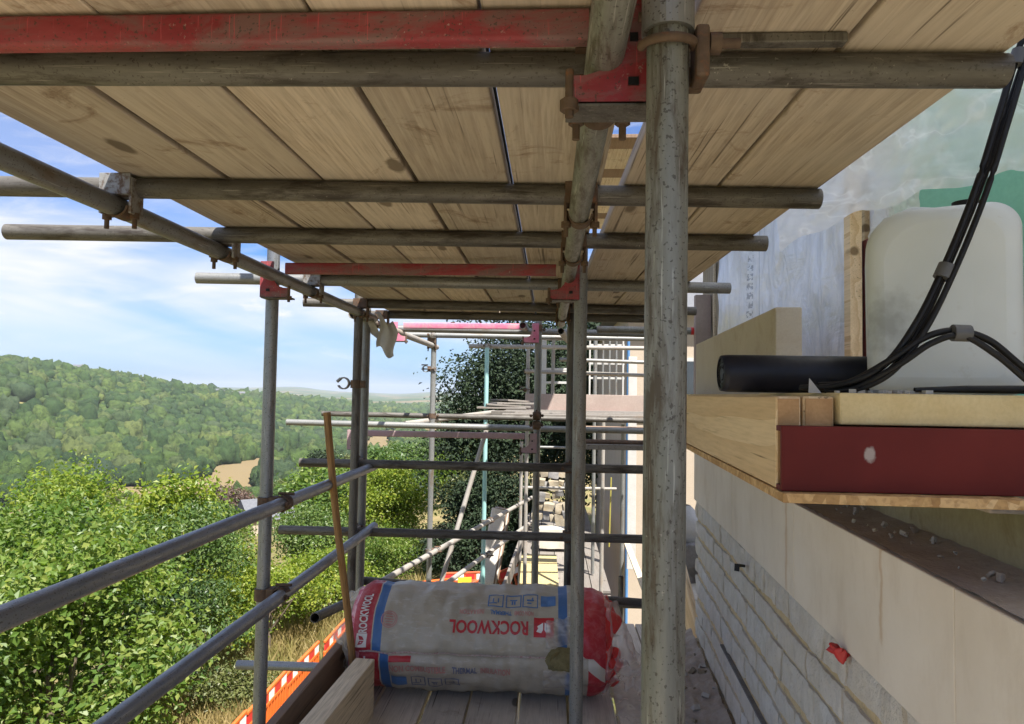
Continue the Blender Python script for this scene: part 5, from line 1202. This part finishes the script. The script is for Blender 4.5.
o = MB().box((0, 0, 0), (1.2, .02, .035), bev=.002).build('red_strip', M['refl_red']); o.location = (.45, 8.93, 1.20); tag(o, 'red plastic strip lying along the foot of the far toe plank', 'strip')
pl_box('plank', 'brown plank under the front of the far platform', 'board', 'brown_board', .15, 1.05, 6.2, 6.42, 1.13, 1.17, .003, 0)
pl_box('plank', 'pale plank hung under the far platform on the house side', 'board', 'dusty_wood', .2, 1.0, 6.0, 6.22, .99, 1.035, .003, 0)
# white frames behind the toe plank
wf = thing('window_frame', 'white open window frame standing behind the far toe plank', 'window frame', (-.15, 10.6, 1.2))
for (x, w) in ((.04, .07), (.60, .05)): MB().box((x, 0, .55), (w, .06, 1.1), bev=.004).build('frame_post', M['white_paint'], wf)
for z in (.16, .42, .62, 1.07): MB().box((.32, 0, z), (.50, .05, .035), bev=.003).build('frame_rail', M['white_paint'], wf)
MB().box((.20, -.05, .1), (.24, .04, .17), bev=.003).build('timber_block', M['pale_timber'], wf)
rl2 = thing('balustrade', 'white balustrade of upright bars beside the blue pole', 'balustrade', (.56, 10.8, 1.2))
for z in (.2, .50, .72, 1.0): MB().box((.27, 0, z), (.54, .04, .03), bev=.003).build('rail', M['white_paint'], rl2)
for k in range(6): MB().box((.02 + k * .10, -.025, .55), (.024, .02, 1.1), bev=.002).build('bar', M['white_paint'] if k in (0, 5) else M['galv'], rl2)
tube('blue painted pole at the corner of the far house', (1.17, 10.9, gz(1.1, 10.9)), (1.17, 10.9, 2.4), 'blue', G_P)
pl_box('door_frame', 'white upright frame leaning beside the blue pole', 'door frame', 'white_paint', 1.10, 1.22, 10.2, 10.26, -1.0, 2.0, .004, 0)
fh = thing('far_house', 'cream rendered house at the end of the scaffold', 'house', (0, 0, 0))
MB().box((4.5, 16.2, -.3), (6.4, 8.0, 6.4)).build('house_wall', M['cream_wall'], fh)
mb = MB(); mb.add([(1.0, 11.9, 2.9), (8.0, 11.9, 2.9), (8.0, 20.5, 2.9), (1.0, 20.5, 2.9), (4.5, 14.2, 4.9), (4.5, 18, 4.9)], [(0, 1, 4), (1, 2, 5, 4), (2, 3, 5), (3, 0, 4, 5), (0, 3, 2, 1)]); mb.build('roof', M['roof_slate'], fh)
w_ = MB().box((2.6, 12.19, 1.6), (.8, .03, 1.0)).build('window', M['white_paint'], fh); MB().box((2.6, 12.172, 1.6), (.68, .01, .88)).build('pane', M['glass'], w_)
for z in (1.0, 1.45): MB().box((3.0, 12.19, z), (3.3, .02, .02)).build('string_course', M['dark_lime'], fh)
# lower walkway
GW = 'boards of the sunlit lower walkway'
for i in range(5):
    a = -.38 + i * .235; board(['valley edge', 'second', 'middle', 'fourth', 'house edge'][i] + ' board of the sunlit lower walkway beyond the roll', a, a + .225, 9.15, 16.5, -1.06, 'dusty_wood', group=GW)
for i in range(4):
    a = -.15 + i * .235; board(['first', 'second', 'third', 'fourth'][i] + ' near board of the lower walkway from the valley side', a, a + .225, 6.6, 9.1, -1.10, 'dusty_wood', group=GW)
o = MB().box((0, 0, 0), (.5, 1.15, .018), bev=.002).build('osb_offcut', m_mottle('yellow_osb', (.36, .29, .13), (.42, .34, .17), 30, .8)); o.location = (-.13, 9.75, -.93); o.rotation_euler = (.12, 0, .02); tag(o, 'yellow strand board offcut lying on the lower walkway', 'board')
o = MB().box((0, 0, 0), (.035, 5.4, .21), bev=.003).build('toe_board', M['dusty_wood']); o.location = (-.46, 10.9, -.92); o.rotation_euler = (0, 0, -.03); tag(o, 'pale toe board along the valley side of the lower walkway', 'board')
for i in range(4):
    o = MB().box((0, 0, .5), (.20, .036, 1.02), bev=.004).build('leaning_board', M['brown_board'] if i % 2 else M['floor_wood']); o.location = (-.80 + i * .018, 9.0 + i * .045, -1.02); o.rotation_euler = (-.10, .24, .55)
    tag(o, ['front', 'second', 'third', 'rear'][i] + ' brown board of the bundle leaning on the slanting rails', 'board', 'boards leaning on the slanting rails')
o = MB().box((0, 0, 0), (.06, 3.4, .24), bev=.004).build('leaning_plank', M['pale_timber']); o.location = (.98, 7.0, -.55); o.rotation_euler = (.12, -.35, -.02); tag(o, 'long pale plank on edge running along the gap beside the lower walkway', 'board')
o = MB().box((0, 0, 0), (.035, 1.3, .28), bev=.004).build('edge_plank', M['new_pine']); o.location = (.945, 4.95, .05); o.rotation_euler = (.25, 0, -.06); tag(o, 'orange tinted plank on edge between the big pole and the wall corner', 'board')
o = MB().box((0, 0, .55), (.022, .012, 1.15), bev=.002).build('spirit_level', M['yellow_tool']); o.location = (1.0, 12.0, -1.05); o.rotation_euler = (0, .02, 0); tag(o, 'yellow spirit level standing at the house end of the lower walkway', 'spirit level')
r_ = random.Random(8)
for i in range(30):
    s = r_.uniform(.10, .24); k = i % 5; row = i // 5
    rough_block('rubble_stone', 'rough pale stone in the heap beside the lower walkway', 'stone', 'dark_lime' if i % 3 else 'slate', (-.18 + k * .13 + r_.uniform(-.05, .05), 12.5 + row * .10 + r_.uniform(-.1, .1), -.92 + row * .19 + r_.uniform(-.03, .03)), (s, s * .8, s * .75), i, .05)['group'] = 'stones heaped by the lower walkway'
rough_block('stone_slab', 'square pale stone block at the foot of the rubble heap', 'stone', 'lime', (.06, 11.4, -.82), (.42, .3, .3), 77, .02)
sb = sheet('rubble_bag', lambda u, v: ((.16 + .03 * mnoise.noise(Vector((u * 6, v * 5, 1)))) * math.cos(u * 2 * PI) * math.sin(.25 + v * 2.6), (.16 + .03 * mnoise.noise(Vector((u * 5, v * 6, 5)))) * math.sin(u * 2 * PI) * math.sin(.25 + v * 2.6), .4 * (1 - v)), 28, 18, M['white_paint']); sb.location = (1.16, 6.2, .12)
tag(sb, 'white rubble bag with an orange mark beyond the wall corner', 'bag')
o = rough_block('rubble_mound', 'grey stone debris mound below the white rubble bag', 'mound', 'slate', (1.3, 6.3, -.5), (.6, .9, 1.4), 12, .1)
pl_box('paving_slab', 'sunlit pale slab beyond the wall corner', 'slab', 'lime', .93, 1.5, 5.3, 7.2, -.12, -.06, .004, 0)
# ------------------------------------------------------------------ orange barriers
def barrier(label, x, y, rz, mat='orange', first=None):
    t = thing('safety_barrier', label, 'barrier', (x, y, zt(x, y)), (0, 0, rz), 'orange safety barriers'); L = 1.5
    m = MB()
    m.box((L / 2, 0, .93), (L, .045, .05), bev=.012); m.box((L / 2, 0, .74), (L, .045, .06), bev=.012); m.box((L / 2, 0, .12), (L, .05, .12), bev=.012); m.box((L / 2, 0, .835), (L - .06, .022, .15), bev=.004)
    n = 13
    for k in range(n):
        xx = .03 + (L - .06) * k / (n - 1); m.box((xx, 0, .45), (.055 if k in (0, n - 1) else .045, .042, .60), bev=.008)
    m.box((L / 2, 0, .45), (L - .05, .03, .05), bev=.006); m.build('panel', M[mat], t)
    for k in range(6):
        m = MB().box((.12 + k * (L - .24) / 5, 0, .835), (.20, .028, .13), bev=.002); m.build('reflective_strip', M['refl_white'] if k % 2 else M['refl_red'], t)
    for xx in (.25, L - .25):
        m = MB().box((xx, 0, .035), (.12, .5, .07), bev=.012); m.build('foot', M['rope_black'], t)
    return t
lab = ['nearest orange barrier at the bottom edge beside the dark pole', 'second orange barrier from the near end of the row', 'third orange barrier from the near end of the row', 'fourth orange barrier from the near end of the row', 'fifth orange barrier by the end of the leaning stick', 'last orange barrier of the row before its corner']
bp = [(-4.03, 6.55), (-4.03, 8.08), (-4.06, 9.62), (-4.1, 11.16), (-3.98, 12.70), (-4.0, 14.24)]
for (x, y), l in zip(bp, lab): barrier(l, x, y, PI / 2 + random.uniform(-.04, .04))
barrier('bright orange barrier turned across the path behind the roll', -3.55, 15.9, .55, 'orange')
barrier('dull orange barrier with a yellow and blue notice under the slanting rails', -2.45, 16.7, .25, 'orange_dull')
barrier('tilted dull orange barrier next to the leaning boards', -1.75, 15.6, .45, 'orange_dull').rotation_euler = (0, -.28, .45)
nb = thing('notice_board', 'yellow and blue notice fixed on a dull orange barrier', 'notice', (-1.95, 16.66, zt(-1.9, 16.7) + .5), (0, 0, .25))
MB().box((0, 0, .25), (.32, .012, .14), bev=.002).build('yellow_panel', M['yellow'], nb); MB().box((0, 0, .10), (.32, .012, .14), bev=.002).build('blue_panel', M['blue'], nb); MB().box((.5, 0, .17), (.26, .012, .3), bev=.002).build('white_panel', M['refl_white'], nb)

# ------------------------------------------------------------------ houses
def small_house(label, x, y, w, d, h, rz, roof='roof_slate', wall='cream_wall', windows=True, group=None, name='house', dz=0):
    t = thing(name, label, 'house', (x, y, zt(x, y) + dz), (0, 0, rz), group)
    MB().box((0, 0, h / 2 - 1), (w, d, h + 2)).build('wall', M[wall], t)
    e = .35; rh = d * .38; mb = MB(); mb.add([(-w / 2 - e, -d / 2 - e, h), (w / 2 + e, -d / 2 - e, h), (w / 2 + e, d / 2 + e, h), (-w / 2 - e, d / 2 + e, h), (-w / 2 - e, 0, h + rh), (w / 2 + e, 0, h + rh)], [(0, 1, 5, 4), (2, 3, 4, 5), (0, 4, 3), (1, 2, 5), (0, 3, 2, 1)]); rf = mb.build('roof', M[roof], t)
    MB().box((w * .3, 0, h + rh), (.6, .6, 1.4)).build('chimney', M['dark_lime'], rf)
    if windows:
        for k in range(max(2, int(w / 2.6))):
            xx = -w / 2 + (k + .5) * w / max(2, int(w / 2.6))
            for z in ((1.4, 4.0) if h > 4.5 else (1.4,)):
                f = MB().box((xx, -d / 2 - .02, z), (1.0, .06, 1.2)).build('window', M['white_paint'], t); MB().box((xx, -d / 2 - .052, z), (.82, .02, 1.0)).build('pane', M['glass'], f)
    return t
def skylights(t, h, d):
    for xx in (-1.4, .9):
        a = math.atan2(d * .38, d / 2 + .35); 
        m = MB().box((xx, -d / 4, h + d * .38 / 2 + .06), (.7, 1.0, .06), Euler((a, 0, 0)).to_matrix()); f = m.build('roof_window', M['white_paint'], t)
hy = 96; hh = small_house('white house with a grey slate roof among the trees below the guard rails', -.392 * hy, hy, 8.4, 6.4, 5.0, .75); skylights(hh, 5.0, 6.4)
hh.location.z = 1.45 - 109 / 710 * hy - 5.0 - 2.4
print('house base', hh.location.z, zt(-.392 * hy, hy))
GH = 'houses on the far hillside'
for px, y, w, lab_ in ((62, 800, 13, 'pale house near the top of the far hill'), (212, 1010, 14, 'left house of the pair low on the far ridge'), (232, 1040, 18, 'right house of the pair low on the far ridge'), (236, 640, 13, 'long low farm building in the valley field'), (262, 620, 10, 'small barn beside the valley field')):
    x = (px - 551) / 710 * y; small_house(lab_, x, y, w, 7, 5 if y > 700 else 3.5, random.uniform(-.5, .5), wall='cream_wall', group=GH, dz=7 if y > 700 else 0)

# ------------------------------------------------------------------ haze
hz = bpy.data.meshes.new('haze'); mb = MB().box((0, 4000, 45), (26200, 26200, 230)).build('haze', M['glass'])
mat = bpy.data.materials.new('haze_air'); mat.use_nodes = True; T = mat.node_tree; T.nodes.clear(); o_ = T.nodes.new('ShaderNodeOutputMaterial'); pv = T.nodes.new('ShaderNodeVolumePrincipled')
pv.inputs['Color'].default_value = (.80, .88, 1, 1); pv.inputs['Density'].default_value = .00010; pv.inputs['Anisotropy'].default_value = .2; T.links.new(pv.outputs[0], o_.inputs['Volume'])
mb.data.materials.clear(); mb.data.materials.append(mat); tag(mb, 'thin blue summer haze over the valley', 'haze', kind='stuff')
mb.visible_shadow = True
